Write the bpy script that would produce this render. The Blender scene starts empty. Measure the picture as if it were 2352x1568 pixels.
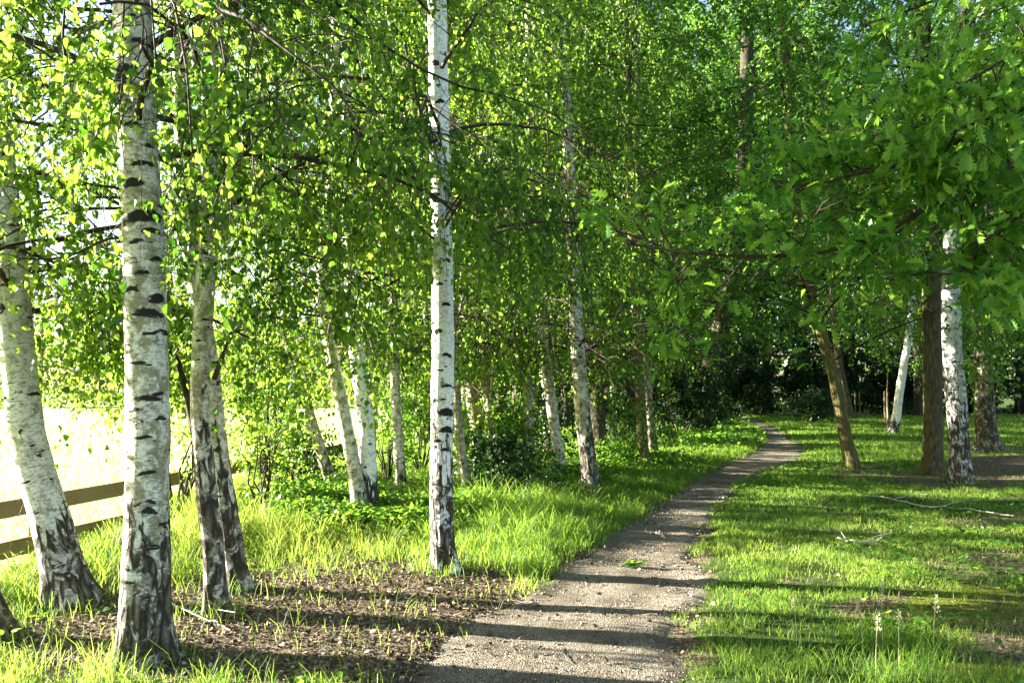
import bpy, math, time
import numpy as np
from mathutils import Vector, Matrix
T0_ = time.time()
S = bpy.context.scene
COL = S.collection
# ------------------------------------------------------------------ camera model (measurements read off the photograph, 2352 px wide)
LENS = 27.0
F = LENS / 36 * 2352
CAM_H = 1.6
PITCH = math.atan(111 / F)
cp, sp = math.cos(PITCH), math.sin(PITCH)

def at(px, py, d):
    """world point seen at picture place (px, py) at depth d metres"""
    u = (px - 1176) / F; w = (784 - py) / F
    yy = cp - w * sp; zz = sp + w * cp
    return np.array([u / yy * d, d, CAM_H + zz / yy * d])

def gd(px, py, z=0.0):
    """ground point below picture place"""
    u = (px - 1176) / F; w = (784 - py) / F
    yy = cp - w * sp; zz = sp + w * cp
    d = (z - CAM_H) * yy / zz
    return np.array([u / yy * d, d, z])

def proj(x, y, z=0.0):
    dz = z - CAM_H
    yc = y * cp + dz * sp; zc = -y * sp + dz * cp
    yc = np.maximum(yc, 0.05)
    return 1176 + F * x / yc, 784 - F * zc / yc

EL, AZ = math.radians(14.5), math.radians(-79.5)
SUN = np.array([math.sin(AZ) * math.cos(EL), math.cos(AZ) * math.cos(EL), math.sin(EL)])
# ------------------------------------------------------------------ noise
def _h(ix, iy, iz):
    n = (ix * 374761393 + iy * 668265263 + iz * 2147483647 + 1013904223) & 0xFFFFFFFF
    n = ((n ^ (n >> 13)) * 1274126177) & 0xFFFFFFFF
    n = ((n ^ (n >> 16)) * 2246822519) & 0xFFFFFFFF
    return ((n ^ (n >> 15)) & 0xFFFFFF) / float(0xFFFFFF)

def vn(x, y, z=0.0):
    """value noise 0..1"""
    x, y, z = np.broadcast_arrays(np.asarray(x, float), np.asarray(y, float), np.asarray(z, float))
    ix, iy, iz = np.floor(x).astype(np.int64), np.floor(y).astype(np.int64), np.floor(z).astype(np.int64)
    fx, fy, fz = x - ix, y - iy, z - iz
    fx = fx * fx * (3 - 2 * fx); fy = fy * fy * (3 - 2 * fy); fz = fz * fz * (3 - 2 * fz)
    r = 0
    for a in (0, 1):
        for b in (0, 1):
            for c in (0, 1):
                wgt = (fx if a else 1 - fx) * (fy if b else 1 - fy) * (fz if c else 1 - fz)
                r = r + wgt * _h(ix + a, iy + b, iz + c)
    return r

def fbm(x, y, z=0.0, o=3):
    r, a, t = 0, 1.0, 0
    for i in range(o):
        r = r + a * vn(x * 2 ** i + 17.3 * i, y * 2 ** i - 9.1 * i, np.asarray(z) * 2 ** i); t += a; a *= .5
    return r / t

def sst(a, b, x):
    t = np.clip((x - a) / (b - a), 0, 1)
    return t * t * (3 - 2 * t)

def unit(v):
    return v / np.maximum(np.linalg.norm(v, axis=-1, keepdims=True), 1e-9)

# ------------------------------------------------------------------ objects
def link(o, parent=None):
    COL.objects.link(o)
    if parent is not None: o.parent = parent
    return o

def tag(o, label=None, cat=None, group=None, kind=None):
    if label: o['label'] = label
    if cat: o['category'] = cat
    if group: o['group'] = group
    if kind: o['kind'] = kind
    return o

def empty(name, loc, label, cat, group=None):
    o = bpy.data.objects.new(name, None)
    o.location = tuple(float(v) for v in loc); o.empty_display_size = .1
    link(o)
    return tag(o, label, cat, group)

def mesh(name, V, faces, mats, origin=(0, 0, 0), attrs=None, smooth=True, midx=None):
    """faces: list of (n,3) / (n,4) index arrays"""
    V = np.asarray(V, float) - np.asarray(origin, float)
    me = bpy.data.meshes.new(name)
    faces = [np.asarray(f, np.int32) for f in faces if len(f)]
    nl = sum(f.size for f in faces); nf = sum(len(f) for f in faces)
    me.vertices.add(len(V)); me.vertices.foreach_set('co', np.ascontiguousarray(V, np.float32).ravel())
    me.loops.add(nl); me.polygons.add(nf)
    me.loops.foreach_set('vertex_index', np.concatenate([f.ravel() for f in faces]))
    cnt = np.concatenate([np.full(len(f), f.shape[1], np.int32) for f in faces])
    st = np.concatenate([[0], np.cumsum(cnt)[:-1]]).astype(np.int32)
    me.polygons.foreach_set('loop_start', st)
    me.polygons.foreach_set('loop_total', cnt)
    me.polygons.foreach_set('use_smooth', np.full(nf, smooth, bool))
    if not isinstance(mats, (list, tuple)): mats = [mats]
    for m in mats: me.materials.append(m)
    if midx is not None: me.polygons.foreach_set('material_index', np.asarray(midx, np.int32))
    for k, (dom, typ, data) in (attrs or {}).items():
        a = me.attributes.new(k, typ, dom)
        a.data.foreach_set('vector' if typ == 'FLOAT_VECTOR' else 'value', np.ascontiguousarray(data, np.float32).ravel())
    me.update(calc_edges=True)
    return me

def obj(name, me, parent=None, loc=(0, 0, 0)):
    o = bpy.data.objects.new(name, me)
    o.location = tuple(float(v) for v in loc)
    return link(o, parent)

def tubes(P, R, sides):
    """batch of tubes  P (M,K,3)  R (M,K)"""
    M, K, _ = P.shape
    t = unit(np.gradient(P, axis=1))
    ref = np.broadcast_to(unit(np.array([.13, .95, .11])), t.shape).copy()
    bad = np.abs((t * ref).sum(-1)) > .93
    ref[bad] = unit(np.array([.9, .05, .2]))
    # one reference per tube keeps it from twisting
    anyb = bad.any(1); ref[anyb] = unit(np.array([.9, .05, .25]))
    a = unit(np.cross(t, ref)); b = np.cross(t, a)
    th = np.arange(sides) / sides * 2 * np.pi
    ring = a[:, :, None, :] * np.cos(th)[None, None, :, None] + b[:, :, None, :] * np.sin(th)[None, None, :, None]
    V = (P[:, :, None, :] + ring * R[:, :, None, None]).reshape(-1, 3)
    i = np.arange(M)[:, None, None] * K * sides + np.arange(K - 1)[None, :, None] * sides
    j = np.arange(sides)[None, None, :]; j2 = (j + 1) % sides
    Q = np.stack([i + j, i + j2, i + sides + j2, i + sides + j], -1).reshape(-1, 4)
    return V, Q

def polyline(pts, n):
    """smooth resample"""
    pts = np.asarray(pts, float)
    s = np.concatenate([[0], np.cumsum(np.linalg.norm(np.diff(pts, axis=0), axis=1))])
    m = max(n * 4, 40); u = np.linspace(0, s[-1], m)
    q = np.stack([np.interp(u, s, pts[:, k]) for k in range(3)], 1)
    w = max(3, int(m / max(len(pts), 2) * .55)) | 1
    ker = np.hanning(w + 2)[1:-1]; ker /= ker.sum()
    pad = w // 2
    q2 = np.stack([np.convolve(np.concatenate([2 * q[0, k] - q[pad:0:-1, k], q[:, k], 2 * q[-1, k] - q[-2:-pad - 2:-1, k]]), ker, 'valid') for k in range(3)], 1)
    return np.stack([np.interp(np.linspace(0, s[-1], n), u, q2[:, k]) for k in range(3)], 1)

# ------------------------------------------------------------------ node helpers
class NT:
    def __init__(self, name):
        self.m = bpy.data.materials.new(name); self.m.use_nodes = True
        self.t = self.m.node_tree; self.t.nodes.clear()
        self.out = self.n('ShaderNodeOutputMaterial')
    def n(self, typ, **kw):
        nd = self.t.nodes.new(typ)
        for k, v in kw.items():
            if k.startswith('i_'): nd.inputs[k[2:].replace('_', ' ')].default_value = v
            else: setattr(nd, k, v)
        return nd
    def l(self, a, b): self.t.links.new(a, b)
    def val(self, sock, v):
        if hasattr(v, 'is_linked') or hasattr(v, 'links'): self.l(v, sock)
        else: sock.default_value = v
    def math(self, op, a, b=0.0, clamp=False):
        nd = self.n('ShaderNodeMath', operation=op, use_clamp=clamp)
        self.val(nd.inputs[0], a); self.val(nd.inputs[1], b); return nd.outputs[0]
    def attr(self, name, what='Fac'):
        nd = self.n('ShaderNodeAttribute', attribute_name=name); return nd.outputs[what]
    def mapv(self, vec, scale):
        nd = self.n('ShaderNodeVectorMath', operation='MULTIPLY'); self.l(vec, nd.inputs[0]); nd.inputs[1].default_value = scale
        return nd.outputs[0]
    def noise(self, vec, scale, detail=3, rough=.55, dist=0.0):
        nd = self.n('ShaderNodeTexNoise'); self.l(vec, nd.inputs['Vector'])
        nd.inputs['Scale'].default_value = scale; nd.inputs['Detail'].default_value = detail
        nd.inputs['Roughness'].default_value = rough; nd.inputs['Distortion'].default_value = dist
        return nd.outputs['Fac']
    def voro(self, vec, scale, feat='F1', out='Distance'):
        nd = self.n('ShaderNodeTexVoronoi', feature=feat); self.l(vec, nd.inputs['Vector']); nd.inputs['Scale'].default_value = scale
        return nd.outputs[out]
    def step(self, x, a, b):
        nd = self.n('ShaderNodeMapRange', interpolation_type='SMOOTHSTEP')
        self.l(x, nd.inputs['Value']); nd.inputs['From Min'].default_value = a; nd.inputs['From Max'].default_value = b
        return nd.outputs['Result']
    def ramp(self, x, stops):
        nd = self.n('ShaderNodeValToRGB'); self.l(x, nd.inputs[0]); e = nd.color_ramp.elements
        while len(e) < len(stops): e.new(.5)
        for k, (p, c) in enumerate(stops): e[k].position = p; e[k].color = (*c, 1)
        return nd.outputs[0]
    def mix(self, f, a, b):
        nd = self.n('ShaderNodeMix', data_type='RGBA')
        self.val(nd.inputs['Factor'], f)
        for s, v in ((nd.inputs[6], a), (nd.inputs[7], b)):
            if isinstance(v, tuple): s.default_value = (*v, 1)
            else: self.l(v, s)
        return nd.outputs[2]
    def bump(self, h, strength, dist):
        nd = self.n('ShaderNodeBump'); self.l(h, nd.inputs['Height']); nd.inputs['Strength'].default_value = strength; nd.inputs['Distance'].default_value = dist
        return nd.outputs[0]
    def bsdf(self, col, rough=.9, spec=.2, normal=None):
        nd = self.n('ShaderNodeBsdfPrincipled')
        self.val(nd.inputs['Base Color'], (*col, 1) if isinstance(col, tuple) else col)
        self.val(nd.inputs['Roughness'], rough); nd.inputs['Specular IOR Level'].default_value = spec
        if normal is not None: self.l(normal, nd.inputs['Normal'])
        return nd.outputs[0]
    def done(self, sh): self.l(sh, self.out.inputs['Surface']); return self.m

def leaf_mat(name, dark, mid, light, tdark, tlight, trans=.5, gloss=.35, rough=.45):
    n = NT(name)
    t = n.attr('tint')
    col = n.ramp(t, [(0, dark), (.5, mid), (1, light)])
    tc = n.ramp(t, [(0, tdark), (1, tlight)])
    b = n.bsdf(col, rough, gloss)
    tr = n.n('ShaderNodeBsdfTranslucent'); n.l(tc, tr.inputs['Color'])
    mx = n.n('ShaderNodeMixShader'); mx.inputs[0].default_value = trans
    n.l(b, mx.inputs[1]); n.l(tr.outputs[0], mx.inputs[2])
    return n.done(mx.outputs[0])

def bark_birch(name, white, lichen, lich_lo, lich_hi, scar=.66):
    n = NT(name)
    v = n.attr('bark', 'Vector'); r = n.attr('rough')
    col = n.mix(n.math('MULTIPLY', n.step(n.noise(v, 12, 6, .75), lich_lo, lich_hi), .85), white, lichen)
    fine = n.noise(n.mapv(v, (30, 30, 75)), 1, 4, .7)
    col = n.mix(n.math('MULTIPLY', n.step(fine, .47, .66), .62), col, tuple(c * .35 for c in lichen))
    # pale and rosy peeling bands
    band = n.noise(n.mapv(v, (3, 3, 22)), 1, 3, .6)
    col = n.mix(n.math('MULTIPLY', n.step(band, .55, .75), .35), col, (.42, .35, .26))
    # lenticels and horizontal scars
    s1 = n.noise(n.mapv(v, (9, 9, 60)), 1, 3, .6, .5)
    s2 = n.noise(n.mapv(v, (5.5, 5.5, 13)), 1, 4, .65, .8)
    sm = n.math('MAXIMUM', n.math('MULTIPLY', n.step(s1, scar - .005, scar + .035), .85), n.step(s2, scar - .035, scar + .0))
    s3 = n.math('ADD', n.attr('scar'), n.math('MULTIPLY', n.math('SUBTRACT', n.noise(n.mapv(v, (26, 26, 50)), 1, 4, .7), .5), 1.5))
    sm = n.math('MAXIMUM', sm, n.math('MULTIPLY', n.step(s3, .42, .60), n.step(n.attr('scar'), .02, .2)))
    col = n.mix(sm, col, (.022, .018, .014))
    # fissured base
    vd = n.voro(n.mapv(v, (22, 22, 5.0)), 1, 'DISTANCE_TO_EDGE')
    pn = n.noise(n.mapv(v, (14, 14, 7)), 1, 4, .65, .8)
    lo = n.noise(n.mapv(v, (5, 5, 3)), 1, 3, .6)
    rq = n.math('ADD', n.math('MULTIPLY', r, .80), n.math('ADD', n.math('MULTIPLY', n.math('SUBTRACT', pn, .5), .9), n.math('MULTIPLY', n.math('SUBTRACT', lo, .5), 1.0)))
    rr = n.math('MULTIPLY', n.step(n.math('SUBTRACT', rq, n.math('MULTIPLY', vd, 1.0)), .10, .26), n.step(r, .02, .25))
    dark = n.ramp(n.math('ADD', n.math('MULTIPLY', vd, 1.1), n.math('MULTIPLY', n.noise(v, 40, 4, .7), .45)), [(.12, (.010, .008, .006)), (.36, (.048, .040, .029)), (.62, (.14, .122, .093)), (.85, (.29, .265, .21))])
    flake = n.step(n.noise(n.mapv(v, (11, 11, 6)), 1, 5, .7, .6), .50, .60)
    rr = n.math('MULTIPLY', rr, n.math('SUBTRACT', 1.0, n.math('MULTIPLY', flake, .85)))
    col = n.mix(rr, col, dark)
    h = n.math('ADD', n.math('ADD', n.math('MULTIPLY', n.math('MULTIPLY', vd, rr), 1.6), n.math('MULTIPLY', rr, -.35)), n.math('ADD', n.math('MULTIPLY', fine, .3), n.math('MULTIPLY', sm, -.35)))
    return n.done(n.bsdf(col, .82, .2, n.bump(h, .8, .02)))

def bark_dark(name, c0, c1, c2, green=0.0):
    n = NT(name)
    v = n.attr('bark', 'Vector')
    vd = n.voro(n.mapv(v, (20, 20, 3.6)), 1, 'DISTANCE_TO_EDGE')
    ns = n.noise(n.mapv(v, (34, 34, 9)), 1, 5, .7, .5)
    col = n.ramp(n.math('ADD', n.math('MULTIPLY', vd, .9), n.math('MULTIPLY', ns, .55)), [(.15, c0), (.45, c1), (.8, c2)])
    if green: col = n.mix(n.math('MULTIPLY', n.step(n.noise(v, 3.5, 4, .6), .4, .65), green), col, (.13, .135, .035))
    h = n.math('ADD', n.math('MULTIPLY', vd, 1.2), n.math('MULTIPLY', ns, .5))
    return n.done(n.bsdf(col, .9, .15, n.bump(h, .9, .03)))

M = {}
M['birch'] = bark_birch('birch_bark', (.66, .64, .55), (.20, .175, .09), .43, .57)
M['birch_white'] = bark_birch('white_birch_bark', (.80, .80, .77), (.45, .42, .32), .54, .70)
M['birch_mossy'] = bark_birch('lichened_birch_bark', (.52, .49, .36), (.15, .135, .06), .38, .54, .66)
M['birch_grey'] = bark_birch('grey_birch_bark', (.62, .63, .60), (.22, .20, .12), .46, .64, .65)
M['olive'] = bark_dark('olive_bark', (.03, .026, .014), (.14, .12, .05), (.26, .22, .11), .5)
M['brown'] = bark_dark('brown_bark', (.02, .016, .010), (.10, .080, .050), (.21, .17, .11), .4)
M['darkbark'] = bark_dark('dark_bark', (.010, .009, .007), (.05, .042, .032), (.12, .105, .085), .15)
n = NT('twig_bark'); tcn = n.n('ShaderNodeTexCoord').outputs['Object']
M['twig'] = n.done(n.bsdf(n.ramp(n.noise(tcn, 14, 3), [(.3, (.018, .013, .009)), (.7, (.06, .045, .03))]), .8, .2))
n = NT('weathered_stake'); tcn = n.n('ShaderNodeTexCoord').outputs['Object']
M['stake'] = n.done(n.bsdf(n.ramp(n.noise(n.mapv(tcn, (40, 40, 6)), 1, 4), [(.3, (.07, .05, .03)), (.7, (.20, .15, .10))]), .85, .2))
n = NT('pale_twig'); tcn = n.n('ShaderNodeTexCoord').outputs['Object']
M['palewood'] = n.done(n.bsdf(n.ramp(n.noise(tcn, 25, 4), [(.3, (.22, .18, .13)), (.7, (.60, .54, .44))]), .8, .2))
M['birch_leaf'] = leaf_mat('birch_leaf', (.012, .045, .007), (.032, .10, .012), (.09, .17, .02), (.06, .19, .010), (.42, .62, .06), .52, .25, .42)
M['broad_leaf'] = leaf_mat('broad_leaf', (.012, .050, .011), (.038, .12, .020), (.11, .22, .03), (.07, .23, .015), (.33, .56, .06), .48, .35, .42)
M['oak_leaf'] = leaf_mat('oak_leaf', (.03, .10, .016), (.075, .18, .024), (.17, .29, .035), (.13, .36, .02), (.38, .62, .06), .5, .22, .42)
M['bush_leaf'] = leaf_mat('bush_leaf', (.018, .060, .010), (.035, .11, .015), (.075, .17, .02), (.13, .32, .02), (.34, .55, .05), .5, .3, .45)
M['dark_leaf'] = leaf_mat('dark_leaf', (.005, .018, .005), (.010, .032, .008), (.022, .055, .012), (.022, .07, .009), (.045, .12, .015), .25, .3, .45)  # dark green of evergreens; in undergrowth leaves it also carries painted shade
M['grass'] = leaf_mat('grass_blade', (.035, .095, .013), (.085, .165, .02), (.27, .27, .07), (.13, .34, .02), (.50, .60, .09), .5, .25, .5)
M['field'] = leaf_mat('blown_out_field', (.20, .30, .07), (.40, .50, .15), (.60, .66, .28), (.48, .70, .16), (.75, .86, .36), .5, .2, .6)  # pale blade colour: the burnt-out glare of the field is painted in
n = NT('dead_leaf'); M['litter'] = n.done(n.bsdf(n.ramp(n.attr('tint'), [(0, (.025, .014, .008)), (.6, (.10, .070, .043)), (.88, (.25, .19, .13)), (1, (.48, .40, .28))]), .8, .2))
n = NT('seed_head'); M['seed'] = n.done(n.bsdf((.34, .34, .20), .8, .2))

n = NT('fence_board'); tcn = n.n('ShaderNodeTexCoord').outputs['Object']
w_ = n.noise(n.mapv(tcn, (25, 25, 60)), 1, 4, .65, .6)
b_ = n.noise(n.mapv(tcn, (2, 2, 9)), 1, 3)
M['board'] = n.done(n.bsdf(n.mix(n.step(b_, .3, .7), n.ramp(w_, [(.3, (.16, .09, .045)), (.7, (.36, .23, .125))]), (.26, .19, .11)), .8, .2, n.bump(w_, .4, .01)))

# ------------------------------------------------------------------ terrain
rows = [(1640, 850, 1600), (1568, 940, 1578), (1500, 1005, 1572), (1440, 1090, 1566), (1400, 1165, 1572), (1380, 1205, 1582), (1340, 1280, 1600),
        (1300, 1320, 1606), (1250, 1405, 1606), (1200, 1470, 1620), (1150, 1540, 1652), (1110, 1600, 1692), (1085, 1640, 1745), (1065, 1675, 1800),
        (1050, 1715, 1832), (1030, 1752, 1842), (1010, 1768, 1818), (990, 1752, 1792), (975, 1722, 1762), (960, 1690, 1726)]
PY = np.array([gd(1176, r[0])[1] for r in rows])
PL = np.array([gd(r[1], r[0])[0] for r in rows]); PR = np.array([gd(r[2], r[0])[0] for r in rows])
PY = np.concatenate([[-30, 1.5], PY]); PL = np.concatenate([[-1.0, -.72], PL]); PR = np.concatenate([[1.0, .95], PR])

def path_edges(y):
    return np.interp(y, PY, PL), np.interp(y, PY, PR)

def hgt(x, y):
    x = np.asarray(x, float); y = np.asarray(y, float)
    z = .05 * (fbm(x * .35, y * .35, 3.0) - .5) + .03 * (vn(x * 1.3, y * 1.3, 7.0) - .5)
    edge = -3.75 - .12 * np.clip(y - 6, 0, 6)
    z = z - .52 * sst(0, 1.7, edge - x)
    xl, xr = path_edges(y)
    inside = sst(-.25, .12, x - xl) * sst(-.25, .12, xr - x)
    z = z - .03 * inside
    # low bank of bare earth by the trees on the right
    bx, by = gd(2330, 1075)[:2]
    z = z + .22 * np.exp(-(((x - bx - .8) / 2.6) ** 2 + ((y - by - .3) / 1.4) ** 2))
    # the lawn rises very slightly towards the wood
    return z

def ellipse(px, py, cx, cy, rx, ry):
    return np.exp(-(((px - cx) / rx) ** 2 + ((py - cy) / ry) ** 2))

def masks(x, y):
    """soil amount and moss amount"""
    px, py = proj(x, y)
    xl, xr = path_edges(y)
    nz = fbm(x * 1.1, y * 1.1, 11.0); nf = fbm(x * 3.1, y * 3.1, 5.0)
    left = sst(.1, -.25, x - xl + (nz - .5) * .7)
    s = ellipse(px, py, 700, 1360, 430, 85) * 1.25 + ellipse(px, py, 900, 1470, 330, 75) * 1.0 + ellipse(px, py, 480, 1480, 230, 90) * 1.1 + ellipse(px, py, 170, 1400, 160, 50) * .8
    s = s + ellipse(px, py, 60, 1470, 140, 45) * .7 + ellipse(px, py, 150, 1530, 230, 75) * .9 + ellipse(px, py, 260, 1400, 120, 40) * .8 + ellipse(px, py, 1080, 1370, 160, 60) * .7 + ellipse(px, py, 640, 1540, 300, 60) * .7
    soil = left * np.clip(s, 0, 1.2)
    r = ellipse(px, py, 2300, 1075, 150, 48) * 1.1 + ellipse(px, py, 2150, 1105, 110, 22) + ellipse(px, py, 1960, 1082, 70, 14) * .9 + ellipse(px, py, 2300, 1290, 200, 28) * .9 + ellipse(px, py, 2330, 1200, 190, 22) * .8 \
        + ellipse(px, py, 2260, 1390, 230, 45) * .95 + ellipse(px, py, 2330, 1480, 160, 70) * .8 + ellipse(px, py, 2010, 1400, 110, 28) * .75 + ellipse(px, py, 1700, 1420, 90, 14) * .4 + ellipse(px, py, 1870, 1330, 90, 14) * .45
    soil = np.clip(soil + np.clip(r, 0, 1), 0, 1.2)
    soil = soil + .62 * np.exp(-((x - xl + .04) / .20) ** 2) * (y < 24) + .5 * np.exp(-((x - xr - .02) / .15) ** 2) * (y < 24) + ellipse(px, py, 960, 1540, 100, 45) * .8 * left
    soil = soil + (nf - .5) * .9 * (soil > .12) + (nz - .5) * .35
    moss = np.clip(ellipse(px, py, 2230, 1385, 240, 60) + ellipse(px, py, 2250, 1540, 140, 30) + ellipse(px, py, 320, 1390, 110, 30) * .8 + ellipse(px, py, 430, 1500, 90, 30) * .6, 0, 1) * (.3 + 1.2 * nf)
    return np.clip(soil, 0, 1), np.clip(moss, 0, 1)

def grow(a, b, d0, rate, dmax):
    out = [a]; d = d0
    while out[-1] < b: out.append(out[-1] + d); d = min(d * rate, dmax)
    return np.array(out)
xp = grow(9, 420, .2, 1.12, 40); xn = -grow(9, 420, .2, 1.12, 40)[::-1]
xs = np.concatenate([xn, np.arange(-8.9, 8.95, .1), xp])
ys = np.concatenate([-grow(0, 60, .5, 1.2, 10)[::-1], np.arange(.5, 3, .5), np.arange(3, 14, .09), grow(14, 700, .12, 1.05, 40)])
X, Y = np.meshgrid(xs, ys)
Z = hgt(X, Y)
soil, moss = masks(X, Y)
ny, nx = X.shape
ii = (np.arange(ny - 1)[:, None] * nx + np.arange(nx - 1)[None, :])
Q = np.stack([ii, ii + 1, ii + nx + 1, ii + nx], -1).reshape(-1, 4)
n = NT('meadow_soil')
pos = n.n('ShaderNodeNewGeometry').outputs['Position']
soilc = n.ramp(n.math('ADD', n.math('MULTIPLY', n.noise(pos, 26, 5, .7), .6), n.math('MULTIPLY', n.voro(pos, 38), .5)), [(.28, (.026, .019, .013)), (.5, (.088, .064, .042)), (.75, (.22, .17, .12))])
grassc = n.ramp(n.noise(pos, 9, 5, .7), [(.3, (.022, .040, .009)), (.55, (.045, .075, .014)), (.8, (.10, .105, .035))])
mossc = n.ramp(n.noise(pos, 60, 4, .7), [(.3, (.05, .075, .008)), (.7, (.15, .17, .02))])
sm_ = n.step(n.math('ADD', n.attr('soil'), n.math('MULTIPLY', n.math('SUBTRACT', n.noise(pos, 7, 4, .65), .5), .5)), .25, .6)
c_ = n.mix(sm_, grassc, soilc)
c_ = n.mix(n.step(n.math('ADD', n.attr('moss'), n.math('MULTIPLY', n.math('SUBTRACT', n.noise(pos, 5, 4, .65), .5), .9)), .4, .75), c_, mossc)
c_ = n.mix(n.attr('meadow'), c_, n.ramp(n.noise(pos, 3, 5, .7), [(.3, (.26, .34, .08)), (.7, (.46, .50, .17))]))  # field ground lightened too, glare put into its colour
hb = n.math('ADD', n.noise(pos, 45, 5, .75), n.math('MULTIPLY', n.voro(pos, 55), .5))
m_ground = n.done(n.bsdf(c_, .95, .1, n.bump(hb, .9, .03)))
g = obj('ground', mesh('ground', np.stack([X, Y, Z], -1).reshape(-1, 3), [Q], m_ground,
        attrs={'meadow': ('POINT', 'FLOAT', sst(-4.9, -5.4, (X + .12 * np.clip(Y - 6, 0, 6)).ravel())), 'soil': ('POINT', 'FLOAT', soil.ravel()), 'moss': ('POINT', 'FLOAT', moss.ravel())}))
tag(g, kind='structure')

# gravel path
py_ = np.concatenate([np.arange(-20, 3, .5), np.arange(3, 14, .07), grow(14, 46, .08, 1.03, .4)])
ts = np.linspace(-.16, 1.16, 40)
xl, xr = path_edges(py_)
wob = lambda s: (fbm(py_ * 1.2, s, 0) - .5) * .24 + (fbm(py_ * 5, s + 9, 0) - .5) * .26
xl = xl - .05 + wob(3.0); xr = xr + wob(8.0)
XX = xl[:, None] + (xr - xl)[:, None] * ts[None, :]
YY = np.repeat(py_[:, None], len(ts), 1)
edge = np.minimum(sst(-.16, .08, ts), sst(-.16, .08, 1 - ts))[None, :]
ZZ = hgt(XX, YY) - .03 + .058 * edge + (vn(XX * 9, YY * 9, 1.0) - .5) * .010 + (vn(XX * 3, YY * 3, 4.0) - .5) * .018
k0, k1 = XX.shape
ii = (np.arange(k0 - 1)[:, None] * k1 + np.arange(k1 - 1)[None, :])
Q = np.stack([ii, ii + 1, ii + k1 + 1, ii + k1], -1).reshape(-1, 4)
n = NT('trodden_gravel')
pos = n.n('ShaderNodeNewGeometry').outputs['Position']
big = n.noise(pos, 2.2, 4, .6)
grain = n.voro(pos, 125, 'F1', 'Color')
gs = n.n('ShaderNodeSeparateColor'); n.l(grain, gs.inputs[0])
c_ = n.ramp(gs.outputs[0], [(0, (.085, .073, .054)), (.5, (.25, .215, .16)), (.9, (.38, .34, .265)), (1, (.46, .43, .35))])
c_ = n.mix(n.math('MULTIPLY', n.step(big, .40, .62), .7), c_, (.12, .098, .068))
c_ = n.mix(n.math('MULTIPLY', n.step(n.noise(pos, 30, 5, .7), .55, .75), .5), c_, (.09, .062, .042))
hb = n.math('ADD', n.math('MULTIPLY', n.voro(pos, 125), -1.0), n.math('MULTIPLY', n.noise(pos, 24, 5, .7), 1.4))
m_path = n.done(n.bsdf(c_, .92, .15, n.bump(hb, 1.0, .03)))
tag(obj('path', mesh('path', np.stack([XX, YY, ZZ], -1).reshape(-1, 3), [Q], m_path)), kind='structure')

# ------------------------------------------------------------------ leaves
def tmpl(v, f): return np.array(v, float), np.array(f, np.int32)
LEAF_NEAR = tmpl([(0, 0, 0), (-.27, .08, .05), (-.40, .30, .09), (-.30, .56, .07), (-.12, .82, .0), (0, 1, -.07), (.12, .82, .0), (.30, .56, .07), (.40, .30, .09), (.27, .08, .05), (0, .45, 0)], [(0, 10, 2, 1), (10, 4, 3, 2), (10, 5, 4, 10)][:2] + [(10, 6, 5, 4), (10, 8, 7, 6), (0, 9, 8, 10)])
LEAF_FAR = tmpl([(0, 0, 0), (-.36, .42, .05), (0, 1, 0), (.36, .42, .05)], [(0, 3, 2, 1)])
_o = [(.0, .02), (.12, .05), (.22, .16), (.30, .07), (.42, .25), (.51, .09), (.63, .30), (.71, .12), (.83, .24), (.91, .12), (1.0, .0)]
_v = []; _f = []
for i_, (yy_, xx_) in enumerate(_o): _v += [(-xx_, yy_, .35 * xx_ - .12 * yy_ * yy_), (0, yy_, -.12 * yy_ * yy_), (xx_, yy_, .35 * xx_ - .12 * yy_ * yy_)]
for i_ in range(len(_o) - 1):
    a_ = i_ * 3; _f += [(a_, a_ + 1, a_ + 4, a_ + 3), (a_ + 1, a_ + 2, a_ + 5, a_ + 4)]
LEAF_OAK = tmpl(_v, _f)

def leaves_mesh(name, P, A, Nn, size, tint, template, mat, origin):
    tv, tf = template
    A = unit(A); Nn = unit(Nn - (Nn * A).sum(-1, keepdims=True) * A); Sd = np.cross(A, Nn)
    V = P[:, None, :] + size[:, None, None] * (tv[None, :, 0, None] * Sd[:, None] + tv[None, :, 1, None] * A[:, None] + tv[None, :, 2, None] * Nn[:, None])
    k = len(tv)
    Q = (np.arange(len(P))[:, None, None] * k + tf[None]).reshape(-1, tf.shape[1])
    return mesh(name, V.reshape(-1, 3), [Q], mat, origin, {'tint': ('FACE', 'FLOAT', np.repeat(tint, len(tf)))}, smooth=False)

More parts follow.
